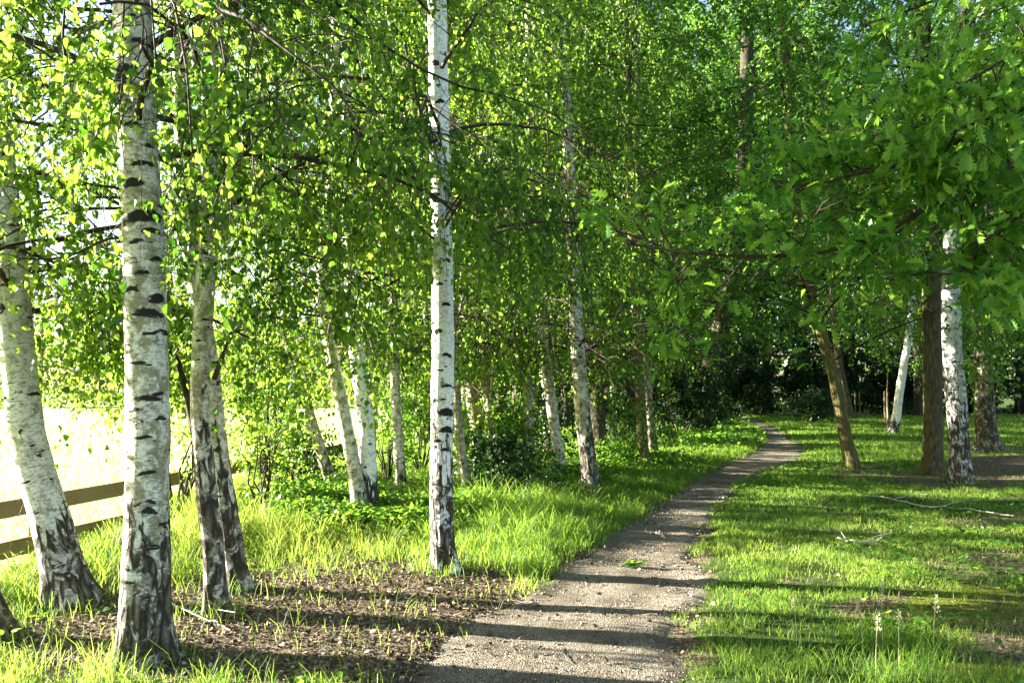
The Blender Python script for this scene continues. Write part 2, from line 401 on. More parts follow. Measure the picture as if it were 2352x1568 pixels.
# ------------------------------------------------------------------ branching
def foliate(rng, line, nsub, sublen, ntwig, twiglen, nleaf, hang, t0=.15, spread=.8, up=.1):
    """from one branch polyline: sub-branches (S,5,3), twigs (T,5,3), leaf points, leaf twig directions"""
    K = len(line)
    t = t0 + (1 - t0) * (np.arange(nsub) + rng.random(nsub)) / nsub
    f = t * (K - 1); i = np.minimum(f.astype(int), K - 2); w = (f - i)[:, None]
    o = line[i] * (1 - w) + line[i + 1] * w
    tan = unit(line[i + 1] - line[i])
    rnd = rng.normal(size=(nsub, 3)); rnd -= (rnd * tan).sum(-1, keepdims=True) * tan; rnd = unit(rnd)
    d = unit(tan * .55 + rnd * spread + np.array([0, 0, up]))
    L = sublen * (.5 + .8 * rng.random(nsub)) * (1.15 - .55 * t)
    s = np.linspace(0, 1, 5)
    sub = o[:, None] + d[:, None] * (L[:, None] * s)[..., None]
    sub[..., 2] -= hang * .35 * L[:, None] * s ** 2
    sub += rng.normal(size=sub.shape) * (.03 * L[:, None, None] * s[None, :, None])
    # twigs
    T = nsub * ntwig
    si = np.repeat(np.arange(nsub), ntwig)
    tt = .2 + .8 * rng.random(T)
    f = tt * 4; i = np.minimum(f.astype(int), 3); w = (f - i)[:, None]
    o = sub[si, i] * (1 - w) + sub[si, i + 1] * w
    td = unit(unit(sub[si, i + 1] - sub[si, i]) * .6 + rng.normal(size=(T, 3)) * .55)
    L2 = twiglen * (.45 + .9 * rng.random(T))
    drop = np.array([0, 0, -1.0])
    a = (L2[:, None] * s)[..., None]
    tw = o[:, None] + td[:, None] * a * (1 - hang * .55 * s[None, :, None]) + drop * a * (hang * s[None, :, None] ** .7)
    # leaves
    li = np.repeat(np.arange(T), nleaf)
    u = np.tile((np.arange(nleaf) + .5) / nleaf, T) + (rng.random(T * nleaf) - .5) / nleaf
    u = np.clip(.08 + .92 * u, 0, 1)
    f = u * 4; i = np.minimum(f.astype(int), 3); w = (f - i)[:, None]
    p = tw[li, i] * (1 - w) + tw[li, i + 1] * w
    dr = unit(tw[li, i + 1] - tw[li, i])
    return sub, tw, p, dr

def leaf_frames(rng, dr, hang):
    N = len(dr)
    if hang > .5:     # birch: leaves dangle from thin stalks
        A = dr * .25 + rng.normal(size=(N, 3)) * .5 + np.array([0, 0, -.75])
        Nn = rng.normal(size=(N, 3)); Nn[:, 2] *= .7
    else:             # leaves held out, faces up
        A = dr * .5 + rng.normal(size=(N, 3)) * .6 + np.array([0, 0, -.12])
        Nn = rng.normal(size=(N, 3)) * .55 + np.array([-.12, -.1, .75])
    return A, Nn

def resample_trunk(pts, H):
    pts = [np.asarray(p, float) for p in pts]
    last = unit(pts[-1] - pts[-2])
    if pts[-1][2] < H:
        up = np.array([0, 0, 1.0]); p = pts[-1]; d = last
        while p[2] < H:
            d = unit(d * .75 + up * .25); p = p + d * .7; pts.append(p)
    return np.array(pts)

def trunk_mesh(rng, line, r0, r1, base, mat, sides, step, rough_h, flare=.45, ridge=.012, ridge_all=0.0, scars=None, nscar=0):
    length = np.linalg.norm(np.diff(line, axis=0), axis=1).sum()
    K = max(12, int(length / step))
    # finer rings near the foot
    P = polyline(line, K)
    P[0] = line[0] - np.array([0, 0, .12])
    h = P[:, 2] - base[2]; H = h[-1]
    hh = np.clip(h / H, 0, 1)
    R = r1 + (r0 - r1) * (1 - hh) ** .9
    R = R * (1 + flare * np.exp(-np.clip(h, 0, None) / (.9 * r0 + .06)))
    seed = rng.random() * 100
    R = R * (1 + .05 * (vn(h * 1.7, seed) - .5) + .03 * (vn(h * 7, seed) - .5))
    V, Q = tubes(P[None], R[None], sides)
    V = V.reshape(K, sides, 3)
    cen = P[:, None]; rad = V - cen; rl = np.linalg.norm(rad, axis=-1, keepdims=True); dirn = rad / np.maximum(rl, 1e-6)
    cx, sy = dirn[..., 0], dirn[..., 1]
    rough = 1 - sst(rough_h * .1, rough_h * 2.0, h[:, None] + (fbm(cx * 1.6 + seed, sy * 1.6, h[:, None] * 1.1) - .5) * rough_h * 1.5)
    rough = np.maximum(rough, ridge_all)
    rg = fbm(cx * 6.5 + seed, sy * 6.5, h[:, None] * 2.2) - .5
    butt = (vn(cx * 1.9 + seed, sy * 1.9, 2.0) - .45) * np.exp(-np.clip(h, 0, None) / (.8 * r0 + .05))[:, None]
    disp = rg * ridge * 2.4 * rough + butt * r0 * 1.3 + (vn(cx * 2 + seed, sy * 2, h[:, None] * 3) - .5) * r0 * .10
    V = V + dirn * disp[..., None]
    scar = np.zeros(rough.shape); ang = np.arctan2(sy, cx)
    sc_ = list(scars or []) + [(H * rng.random(), rng.random() * 6.283, .18 + .75 * rng.random() ** 2, .004 + .014 * rng.random() ** 3) for _ in range(int(nscar * H))]
    for hs, as_, ha, hh_ in sc_:
        k0 = int(np.searchsorted(h, hs - 3 * hh_ - .03)); k1 = int(np.searchsorted(h, hs + 3 * hh_ + .03))
        if k1 <= k0: continue
        da = (ang[k0:k1] - as_ + np.pi) % (2 * np.pi) - np.pi
        dh = h[k0:k1, None] - hs + min(hh_, .02) * .9 * (da / ha) ** 2 + .012 * math.sin(hs * 37) * da
        scar[k0:k1] = np.maximum(scar[k0:k1], np.clip(1.5 - np.sqrt((da / ha) ** 2 + (dh / hh_) ** 2), 0, 1))
    bark = np.concatenate([dirn[..., :2] * np.maximum(R, .03)[:, None, None] + seed, np.repeat(h[:, None, None], sides, 1)], -1)
    return mesh('trunk', V.reshape(-1, 3), [Q], mat, base, {'bark': ('POINT', 'FLOAT_VECTOR', bark.reshape(-1, 3)), 'rough': ('POINT', 'FLOAT', rough.ravel()), 'scar': ('POINT', 'FLOAT', scar.ravel())}), P, R

def branch_mesh(line, r0, r1, subs, tw, base, mat, twig_r=.0022, sides=7):
    Rm = np.linspace(r0, r1, len(line))
    V1, Q1 = tubes(line[None], Rm[None], sides)
    vs, qs, n0 = [V1], [Q1], len(V1)
    if subs is not None:
        rs = np.linspace(max(r1 * 1.0, twig_r * 2.2), twig_r, 5)
        V2, Q2 = tubes(subs, np.repeat(rs[None], len(subs), 0), 4); vs.append(V2); qs.append(Q2 + n0); n0 += len(V2)
    if tw is not None:
        V3, Q3 = tubes(tw, np.repeat(np.linspace(twig_r, twig_r * .5, 5)[None], len(tw), 0), 3); vs.append(V3); qs.append(Q3 + n0)
    return mesh('branch', np.concatenate(vs), [np.concatenate(qs)], mat, base)

_ha = np.array([-SUN[1], SUN[0], 0]); _ha /= np.linalg.norm(_ha); _hb = np.cross(SUN, _ha)
def cut_sun_gaps(rng, p, amount=.5):  # leaves dropped in sun-aligned corridors so light shafts reach the ground
    """corridors cut through the foliage along the sun direction, shaped to let the low sun through"""
    a = p @ _ha; b = p @ _hb
    f = .6 * fbm(a * 1.15, b * 2.3, 40.0, 2) + .4 * vn(a * 3.1, b * 5.5, 60.0)
    q = np.quantile(f, amount) if len(f) > 50 else .5
    q = .30 + .4 * amount
    return (f > q - .03 + .06 * rng.random(len(f))) | (p[:, 2] > 6)

BANDS = [([(735, 1040), (700, 920), (660, 840)], 20, 11.8, .6), ([(1145, 1040), (1118, 880), (1108, 800)], 22, 14.6, .65), ([(1275, 990), (1256, 850)], 18, 13.6, .6), ([(1213, 1050), (1212, 880)], 18, 14.6, .5), ([(915, 1050), (908, 900)], 18, 11.3, .5), ([(1056, 1010), (1050, 900)], 16, 11.1, .5), ([(1476, 1040), (1464, 760)], 20, 15.3, .6),
         ([(334, 1350), (340, 1000), (338, 800), (328, 500), (312, 250), (304, 0)], 52, 4.6, .88), ([(118, 1200), (65, 1000), (38, 800), (22, 600), (5, 430)], 48, 5.8, .9),
         ([(480, 1200), (461, 980), (458, 880), (468, 720), (482, 500)], 34, 5.4, .6), ([(1013, 1100), (1017, 800), (1016, 600), (1008, 300), (1005, 60)], 34, 6.8, .72),
         ([(428, 400), (415, 200), (405, 20)], 30, 6.2, .5), ([(795, 980), (757, 790), (738, 690)], 22, 9.4, .6), ([(1336, 920), (1330, 850), (1324, 760)], 24, 11.7, .7),
         ([(1642, 800), (1628, 860), (1618, 910)][::-1], 34, 30.8, .8), ([(2194, 900), (2186, 780), (2184, 650)], 36, 13, .75), ([(2143, 900), (2140, 750)], 34, 14.5, .8), ([(1932, 950), (1912, 850), (1896, 800)], 34, 15.4, .8)]
def off_trunks(rng, p):
    """few leaves hang right in front of the bare trunks"""
    px, py = proj(p[:, 0], p[:, 1], p[:, 2]); keep = np.ones(len(p), bool)
    for ln, hw, d, pr in BANDS:
        ys_ = np.array([q[1] for q in ln])[::-1]; xs_ = np.array([q[0] for q in ln])[::-1]
        hit = (p[:, 1] < d) & (p[:, 1] > .5) & (py > ys_[0] - 20) & (py < ys_[-1] + 20) & (np.abs(px - np.interp(py, ys_, xs_)) < hw)
        keep &= ~(hit & (rng.random(len(p)) < pr))
    return keep

def keep_clear(p, near=2.3):
    """no leaf in the photographer's face"""
    return ((p - np.array([0, 0, CAM_H])) ** 2).sum(-1) > near * near

def tree(name, label, cat, px_line, d, w0, H, bark, seed, group=None, r1f=.3, rough_h=.6, sides=18, step=.12, flare=.45, ridge=.012, ridge_all=0.,
         nb=14, zlo=1.8, blen=2.2, nsub=8, sublen=.9, ntwig=5, twiglen=.55, nleaf=13, hang=1.0, leaf=.05, leaf_mat='birch_leaf', template=LEAF_FAR,
         elev=(25, 60), extra=(), dd=0.0, ztop=None, tint=(.5, .25), az=None, branch_objs=True, world_line=None, up_scale=2.0, zmin=1.45, zpow=1.7, gaps=.5, twigs=True, scars=None, nscar=3.5, fall=.45, tint_fn=None, avoid=None):
    rng = np.random.default_rng(seed)
    if world_line is None:
        b0 = gd(*px_line[0]); 
        if d is None: d = b0[1]
        zg = float(hgt(b0[0] * d / b0[1], d))
        pts = [at(px, py, d + dd * k / max(1, len(px_line) - 1)) for k, (px, py) in enumerate(px_line)]
        pts[0][2] = zg
        r0 = w0 * d / F / 2
    else:
        pts = [np.array(p, float) for p in world_line]; pts[0][2] = float(hgt(pts[0][0], pts[0][1])); r0 = w0
    base = pts[0].copy()
    BASES.append((base[0], base[1], r0))
    line = resample_trunk(pts, H)
    scars_ = []
    for (yy_, o_, hw_, hh_) in scars or []:      # scars read off the photograph: height, where round the stem, size
        z_ = at(0, yy_, d)[2] - base[2]; ac = math.atan2(-base[1], -base[0])
        scars_.append((z_, ac + math.asin(max(-.95, min(.95, o_))), hw_, hh_ * .72 * d / F))
    e = empty(name, base, label, cat, group)
    me, P, R = trunk_mesh(rng, line, r0, r0 * r1f, base, M[bark], sides, step, rough_h, flare, ridge, ridge_all, scars_, nscar if 'birch' in bark else 0)
    obj('trunk', me, e)
    ztop = H if ztop is None else ztop
    LP, LD, LS = [], [], []
    jobs = []
    for k in range(nb):
        z = zlo + (ztop - zlo) * ((k + rng.random()) / nb) ** zpow
        j = int(np.argmin(np.abs(P[:, 2] - base[2] - z)))
        a = (k * 2.399 + rng.random() * .9) if az is None else az[0] + (az[1] - az[0]) * rng.random()
        L = blen * (.65 + .6 * rng.random()) * (1 - .55 * max(0, (z - zlo) / max(H - zlo, .1)) ** 1.5)
        el = math.radians(elev[0] + (elev[1] - elev[0]) * rng.random())
        s = np.linspace(0, 1, 9)
        out = np.array([math.cos(a), math.sin(a), 0])
        ln = P[j] + out * (s * L * math.cos(el))[:, None] + np.array([0, 0, 1.0]) * (s * L * math.sin(el) - fall * hang * L * s ** 2.2)[:, None]
        ln += np.cumsum(rng.normal(size=(9, 3)) * .02 * L, 0) * s[:, None]
        jobs.append((ln, R[j] * .17 + .005, None))
    for ex in extra:
        pts_ = [at(*q) for q in ex['px']]
        jobs.append((polyline(pts_, 12), ex.get('r', .016), ex))
    for ln, rb, ex in jobs:
        top = ln[:, 2].mean() > CAM_H + np.hypot(ln[:, 0].mean(), ln[:, 1].mean()) * .62 + 1.2
        sc = 1.0
        if top and up_scale > 1 and ex is None:      # the part of the crown above the picture: fewer, larger leaves
            a_, b_, c_, sc = max(3, nsub // 2), ntwig, max(4, nleaf // 2), up_scale
        else: a_, b_, c_ = nsub, ntwig, nleaf
        sl, tl, hg = sublen, twiglen, hang
        if ex is not None:
            a_, b_, c_ = ex.get('nsub', nsub), ex.get('ntwig', ntwig), int(ex.get('nleaf', nleaf) * 1.5); sl = ex.get('sublen', sublen); tl = ex.get('twiglen', twiglen); hg = ex.get('hang', hang)
        sub, tw, p, dr = foliate(rng, ln, a_, sl, b_, tl, c_, hg, t0=ex.get('t0', .15) if ex else .2)
        zm = zmin + .35 * (vn(p[:, 0] * 1.1, p[:, 1] * 1.1, seed) - .5)
        ok = keep_clear(p) & (p[:, 2] > base[2] + (zm if ex is None else .5)) & off_trunks(rng, p) & cut_sun_gaps(rng, p, gaps)
        if avoid is not None: ok &= ~avoid(p)
        LP.append(p[ok]); LD.append(dr[ok]); LS.append(np.full(int(ok.sum()), sc))
        if twigs:
            okt = keep_clear(tw.reshape(-1, 3)).reshape(len(tw), -1).all(1) & off_trunks(rng, tw[:, 2]) & (tw[:, -1, 2] > base[2] + (zmin - .15 if ex is None else .4)) & cut_sun_gaps(rng, tw[:, 3], gaps)
            twm = tw[okt] if (not top and len(tw[okt])) else None
        else: twm = None
        bm = branch_mesh(ln, rb, .006 if ex is None else ex.get('r1', .004), sub, twm, base, M['twig'], .0022 if d is not None and d < 9 else .003)
        if branch_objs: obj('branch', bm, e)
        else: jobs_extra = obj('branch', bm, e)
    P_ = np.concatenate(LP); D_ = np.concatenate(LD); S_ = np.concatenate(LS)
    A, Nn = leaf_frames(rng, D_, hang)
    tn = np.clip(rng.normal(tint[0], tint[1], len(P_)), 0, 1)
    tn = np.clip(tn + (vn(P_[:, 0] * 1.4, P_[:, 1] * 1.4, P_[:, 2] * 1.4 + seed) - .5) * .55, 0, 1)
    P_ = P_ + rng.normal(size=P_.shape) * leaf * .35
    sz = leaf * S_ * (.5 + .85 * rng.random(len(P_)))
    obj('crown', leaves_mesh('crown', P_, A, Nn, sz, tn, template, M[leaf_mat], base), e)
    return e

BASES = []
# ------------------------------------------------------------------ the birch row by the fence (front)
GB = 'birches in the grove left of the path'
near = dict(template=LEAF_NEAR, sides=56, step=.017, nleaf=24, nscar=11)
tree('birch_tree', 'stout mottled birch with black scars nearest the camera at lower left', 'birch tree',
     [(330, 1500), (334, 1350), (337, 1200), (340, 1000), (338, 800), (328, 500), (312, 250), (304, 60), (300, -60)], 4.66, 101, 11.5, 'birch', 11, GB, scars=[(180, -.5, .7, 26), (215, -.6, .5, 14), (297, -.3, .6, 8), (345, .5, .4, 6), (385, .25, .7, 9), (430, -.4, .6, 15), (505, .1, 1.2, 20), (562, -.3, .45, 6), (600, .6, .4, 7), (632, -.1, .45, 6), (668, -.6, .4, 8), (690, .55, .5, 16), (722, .15, .8, 13), (770, .2, .5, 4), (835, -.4, .6, 6), (915, .1, .8, 8), (940, -.5, .5, 5), (960, .6, .4, 6), (1000, -.2, .5, 5), (1080, 0, .5, 7), (1165, .1, .35, 10), (1200, .7, .4, 6)],
     r1f=.42, rough_h=.62, flare=.22, ridge=.011, nb=26, zlo=3.0, blen=2.3, leaf=.045, gaps=.4, nsub=8, ntwig=5, elev=(10, 50), **near,
     extra=[dict(px=[(300, -40, 4.6), (449, 5, 4.2), (564, 40, 3.9), (625, 91, 3.8), (706, 151, 3.75), (786, 212, 3.75), (811, 237, 3.8), (831, 302, 3.8), (841, 340, 3.8), (826, 363, 3.8)], r=.016, nsub=13, sublen=.45, ntwig=5, twiglen=.4, nleaf=9),
            dict(px=[(290, 235, 4.6), (227, 209, 4.5), (156, 166, 4.3), (111, 126, 4.2), (50, 91, 4.1), (-40, 50, 4.0)], r=.013, nsub=9, sublen=.4, ntwig=4, twiglen=.35, nleaf=8),
            dict(px=[(156, 166, 4.3), (147, 110, 4.2), (144, 76, 4.2), (151, 0, 4.1), (160, -60, 4.0)], r=.010, nsub=6, sublen=.4, ntwig=4, twiglen=.35, nleaf=8),
            dict(px=[(300, 545, 4.6), (242, 549, 4.6), (166, 587, 4.5), (100, 597, 4.4), (45, 592, 4.3), (0, 620, 4.3)], r=.009, nsub=7, sublen=.35, ntwig=4, twiglen=.3, nleaf=8),
            dict(px=[(330, -60, 4.5), (400, -90, 4.1), (460, -40, 3.7), (500, 40, 3.5), (520, 160, 3.45)], r=.014, nsub=15, sublen=.45, ntwig=5, twiglen=.55, nleaf=10),
            dict(px=[(315, -60, 4.5), (340, -80, 4.0), (400, 0, 3.6), (430, 160, 3.5), (440, 330, 3.5)], r=.012, nsub=13, sublen=.4, ntwig=5, twiglen=.5, nleaf=10),
            dict(px=[(310, -50, 4.5), (330, -90, 4.0), (345, -30, 3.6), (352, 60, 3.5), (360, 160, 3.5)], r=.009, nsub=8, sublen=.25, ntwig=4, twiglen=.35, nleaf=8),
            dict(px=[(310, -250, 4.6), (500, -200, 4.5), (700, -60, 4.6), (897, 121, 4.9), (972, 161, 5.0), (1023, 194, 5.1), (1108, 207, 5.2), (1234, 242, 5.3), (1330, 300, 5.4)], r=.018, nsub=16, sublen=.6, ntwig=5, twiglen=.5, nleaf=10),
            dict(px=[(310, -250, 4.6), (420, -240, 4.2), (560, -120, 3.9), (660, -20, 3.8), (760, 60, 3.8), (850, 90, 3.8)], r=.013, nsub=12, sublen=.5, ntwig=5, twiglen=.4, nleaf=9)])
tree('birch_tree', 'pale smooth birch leaning left beside the fence rails', 'birch tree',
     [(160, 1378), (140, 1290), (118, 1200), (88, 1100), (65, 1000), (50, 900), (38, 800), (22, 600), (5, 430), (-20, 200)], 5.9, 80, 10.5, 'birch_grey', 12, GB,
     r1f=.35, rough_h=.46, flare=.55, nb=28, zlo=2.2, blen=2.4, leaf=.046, gaps=.46, zmin=1.25, nsub=8, ntwig=5, elev=(5, 45), **near,
     extra=[dict(px=[(20, 560, 5.9), (90, 480, 5.9), (170, 470, 6.0), (240, 540, 6.1), (262, 700, 6.2), (262, 820, 6.2)], r=.010, nsub=18, sublen=.45, ntwig=6, twiglen=.6, nleaf=10),
            dict(px=[(25, 620, 5.9), (90, 600, 5.8), (180, 660, 5.8), (215, 760, 5.9), (225, 850, 5.9)], r=.010, nsub=14, sublen=.4, ntwig=6, twiglen=.6, nleaf=10)])
tree('birch_tree', 'dark based birch trunk cut off by the left edge at the bottom', 'birch tree',
     [(-16, 1440), (-55, 1300), (-95, 1100), (-140, 800), (-200, 400)], 5.1, 62, 10, 'birch_mossy', 13, GB, rough_h=2.2, nb=20, zlo=2.3, blen=2.2, leaf=.046, gaps=.46, zmin=1.2, nsub=7, ntwig=5, elev=(5, 45), **near)
tree('birch_tree', 'front stem of the crossing pair, dark bark at its foot', 'birch tree',
     [(498, 1408), (490, 1250), (472, 1110), (461, 980), (458, 880), (468, 720), (482, 500), (490, 300), (495, 100), (496, -80)], 5.55, 46, 10.5, 'birch', 14, GB,
     r1f=.5, rough_h=1.05, flare=.3, ridge=.010, nb=28, zlo=2.8, blen=2.2, leaf=.046, gaps=.4, nsub=8, ntwig=5, elev=(5, 45), **near,
     extra=[dict(px=[(492, 870, 5.55), (510, 820, 5.5), (524, 786, 5.4), (550, 705, 5.3), (570, 665, 5.3), (605, 645, 5.2), (660, 640, 5.2)], r=.02, r1=.006, nsub=8, sublen=.5, ntwig=5, twiglen=.5, nleaf=10, t0=.4),
            dict(px=[(480, 610, 5.55), (545, 590, 5.4), (640, 572, 5.3), (760, 600, 5.2), (840, 680, 5.2)], r=.012, nsub=11, sublen=.55, ntwig=5, twiglen=.5, nleaf=10),
            dict(px=[(470, 560, 5.5), (440, 470, 5.2), (420, 470, 5.0), (400, 560, 4.9)], r=.010, nsub=7, sublen=.4, ntwig=4, twiglen=.5, nleaf=10)])
tree('birch_tree', 'whiter back stem of the crossing pair, leaning behind the front one', 'birch tree',
     [(548, 1342), (530, 1220), (510, 1100), (494, 980), (482, 850), (462, 720), (443, 580), (428, 400), (415, 200), (405, 20)], 6.3, 46, 11, 'birch', 15, GB,
     r1f=.45, rough_h=.95, flare=.4, ridge=.012, nb=28, zlo=2.8, blen=2.3, leaf=.046, gaps=.4, nsub=8, ntwig=5, elev=(5, 45), **near,
     extra=[dict(px=[(452, 1000, 6.3), (437, 950, 6.3), (428, 900, 6.3), (415, 850, 6.3), (395, 805, 6.3), (370, 760, 6.4), (330, 700, 6.5), (250, 640, 6.6)], r=.032, r1=.012, nsub=9, sublen=.6, ntwig=5, twiglen=.5, nleaf=10, t0=.55),
            dict(px=[(455, 690, 6.3), (425, 680, 6.6), (405, 740, 6.9), (400, 830, 7.1), (404, 930, 7.1)], r=.010, nsub=14, sublen=.4, ntwig=6, twiglen=.5, nleaf=12)])
tree('birch_tree', 'tall straight white birch standing alone in the centre, fissured black foot', 'birch tree',
     [(1018, 1308), (1014, 1200), (1013, 1100), (1015, 1000), (1017, 800), (1016, 600), (1013, 450), (1008, 300), (1005, 100), (1003, -60)], 6.9, 54, 13, 'birch_white', 16, GB,
     r1f=.5, rough_h=1.0, flare=.30, scars=[(150, -.3, .5, 6), (240, .2, .6, 7), (330, -.5, .5, 6), (420, .3, .5, 6), (515, -.1, .6, 7), (600, .5, .5, 6), (655, -.3, .4, 5), (700, .3, .5, 6), (760, -.4, .5, 6), (815, .4, .6, 6), (850, -.2, .4, 4), (885, .4, .6, 5), (945, .45, .9, 13), (985, .5, .7, 11), (1010, -.4, .5, 6), (1030, .4, .5, 6)], ridge=.014, nb=32, zlo=2.9, blen=2.6, leaf=.046, nsub=9, ntwig=5, elev=(5, 45), **near,
     extra=[dict(px=[(1004, 370, 6.9), (990, 330, 6.85), (975, 290, 6.8), (950, 200, 6.7), (930, 100, 6.7)], r=.026, r1=.012, nsub=8, sublen=.6, ntwig=5, twiglen=.5, nleaf=10),
            dict(px=[(1005, 310, 6.9), (930, 275, 6.6), (850, 250, 6.4), (781, 207, 6.2), (700, 190, 6.1), (600, 230, 6.0)], r=.014, nsub=12, sublen=.7, ntwig=5, twiglen=.55, nleaf=11),
            dict(px=[(1010, 520, 6.9), (1060, 440, 6.5), (1130, 420, 6.2), (1220, 450, 6.0), (1290, 530, 6.0)], r=.012, nsub=12, sublen=.6, ntwig=5, twiglen=.5, nleaf=10),
            dict(px=[(1010, 560, 6.9), (940, 500, 6.6), (860, 500, 6.3), (780, 560, 6.2)], r=.012, nsub=12, sublen=.6, ntwig=5, twiglen=.55, nleaf=11)])

# ------------------------------------------------------------------ the row behind
mid = dict(sides=24, step=.022, nscar=10, nb=30, nsub=9, ntwig=6, nleaf=21, leaf=.060, blen=2.5, sublen=.95, twiglen=.65, zlo=2.1, zmin=1.75, elev=(0, 45))
tree('birch_tree', 'slim birch leaning left over the dark bush', 'birch tree', [(772, 1132), (745, 1060), (722, 990), (700, 920), (678, 850), (655, 760), (630, 640)], 12.0, 27, 9.5, 'birch', 21, GB, rough_h=.5, **mid)
tree('birch_tree', 'left leaning stem forking from the sunlit pair of birches', 'birch tree', [(828, 1188), (815, 1080), (795, 980), (775, 880), (757, 790), (738, 690), (745, 560), (765, 400), (770, 230), (772, 100)], 9.55, 33, 12, 'birch', 22, GB, rough_h=.2, **mid)
tree('birch_tree', 'upright stem of the sunlit pair of birches with white foot', 'birch tree', [(848, 1185), (846, 1080), (840, 980), (832, 900), (818, 800), (808, 650), (800, 450)], 9.7, 40, 11, 'birch_white', 23, GB, rough_h=.45, **mid)
tree('birch_tree', 'slender straight birch before the bright yellow green bush', 'birch tree', [(924, 1140), (918, 1060), (912, 980), (908, 900), (905, 780), (902, 600)], 11.6, 25, 10.5, 'birch', 24, GB, rough_h=.35, **mid)
tree('birch_tree', 'thin curved birch just right of the central white birch', 'birch tree', [(1078, 1145), (1066, 1080), (1056, 1010), (1050, 930), (1046, 840), (1042, 600)], 11.4, 23, 10.5, 'birch_mossy', 25, GB, rough_h=.1, **mid)
tree('birch_tree', 'mossy birch dark with shade behind the thin curved one', 'birch tree', [(1108, 1080), (1100, 1000), (1088, 930), (1080, 860), (1072, 740)], 15.5, 34, 13, 'birch_mossy', 26, GB, rough_h=.1, **mid)
tree('birch_tree', 'black barked leaning birch with a pale foot above the dark bush', 'birch tree', [(1152, 1075), (1140, 1010), (1130, 950), (1118, 880), (1108, 800), (1095, 700), (1080, 560)], 15.0, 32, 13, 'birch_mossy', 27, GB, rough_h=.1, **mid)
tree('birch_tree', 'narrow upright birch with bright white foot amid shrubs', 'birch tree', [(1210, 1082), (1214, 1020), (1213, 950), (1212, 880), (1214, 800), (1218, 640)], 15.0, 27, 12, 'birch', 28, GB, rough_h=.15, **mid)
tree('birch_tree', 'left leaning yellowish birch with evenly spaced black rings', 'birch tree', [(1293, 1098), (1282, 1030), (1272, 970), (1264, 910), (1256, 850), (1248, 790), (1235, 650)], 13.9, 27, 12, 'birch', 29, GB, rough_h=.1, **mid)
tree('birch_tree', 'sturdy birch with dark cracked foot at the grass edge near the path', 'birch tree', [(1362, 1132), (1352, 1060), (1343, 990), (1336, 920), (1330, 850), (1324, 760), (1318, 600), (1305, 350), (1292, 100), (1288, -20)], 11.9, 37, 14, 'birch', 30, GB, r1f=.15, rough_h=.85, ridge=.016, flare=.5, **{**mid, 'nb': 32},
     extra=[dict(px=[(1316, 560, 11.9), (1300, 420, 11.4), (1290, 380, 10.8), (1320, 420, 10.2), (1340, 520, 10)], r=.02, nsub=14, sublen=.9, ntwig=6, twiglen=.7, nleaf=14),
            dict(px=[(1304, 340, 11.9), (1290, 220, 11.4), (1280, 170, 10.8), (1300, 200, 10.2), (1310, 300, 10)], r=.02, nsub=14, sublen=.9, ntwig=6, twiglen=.7, nleaf=14),
            dict(px=[(1312, 470, 11.9), (1290, 400, 11.2), (1300, 420, 10.4), (1325, 520, 9.8), (1335, 650, 9.6)], r=.02, nsub=16, sublen=.8, ntwig=6, twiglen=.7, nleaf=14),
            dict(px=[(1330, 850, 11.9), (1370, 820, 11.6), (1420, 850, 11.3), (1460, 900, 11.2), (1490, 950, 11.1)], r=.014, nsub=12, sublen=.55, ntwig=6, twiglen=.5, nleaf=14)])

# ------------------------------------------------------------------ trees beside and beyond the path
leafy = dict(sides=20, step=.12, hang=.25, leaf_mat='broad_leaf', nsub=9, ntwig=7, nleaf=14, leaf=.085, sublen=1.3, twiglen=.55, elev=(0, 50), fall=.6)
tree('alder_tree', 'thin dark trunked tree left of the path bend', 'tree', [(1480, 1076), (1476, 1000), (1472, 930), (1468, 850), (1464, 760), (1458, 670), (1450, 500)], 15.6, 25, 16, 'olive', 41, rough_h=1, ridge_all=.7, nb=38, zlo=2.8, blen=3.4, gaps=.3, zmin=2.2, zpow=1.1, **leafy)
tree('birch_tree', 'shaded thin birch behind the thin dark tree by the path bend', 'birch tree', [(1496, 1030), (1492, 960), (1486, 900), (1480, 820), (1475, 700)], 19.5, 24, 13, 'birch_mossy', 42, rough_h=.5, **{**mid, 'zlo': 3.0, 'leaf': .07})
tree('leaning_tree', 'olive barked tree leaning left on the lawn beside the path', 'tree', [(1960, 1078), (1944, 1010), (1932, 950), (1921, 890), (1912, 850), (1896, 800), (1880, 740), (1860, 660)], 15.7, 29, 15, 'olive', 43, rough_h=1, ridge_all=.8, ridge=.016, flare=.35, nb=52, zlo=2.2, blen=3.6, gaps=.25, zmin=1.8, zpow=1.25, **leafy)
tree('brown_tree', 'straight brown trunk standing close behind the right hand birch', 'tree', [(2142, 1090), (2144, 1000), (2143, 900), (2140, 750), (2136, 550), (2128, 300), (2120, 100), (2116, -40)], 14.7, 41, 18, 'brown', 44, rough_h=1, ridge_all=1., ridge=.016, flare=.3, r1f=.5, nb=40, zlo=3.2, blen=4.6, gaps=.3, zmin=2.6, zpow=1.1, **leafy)
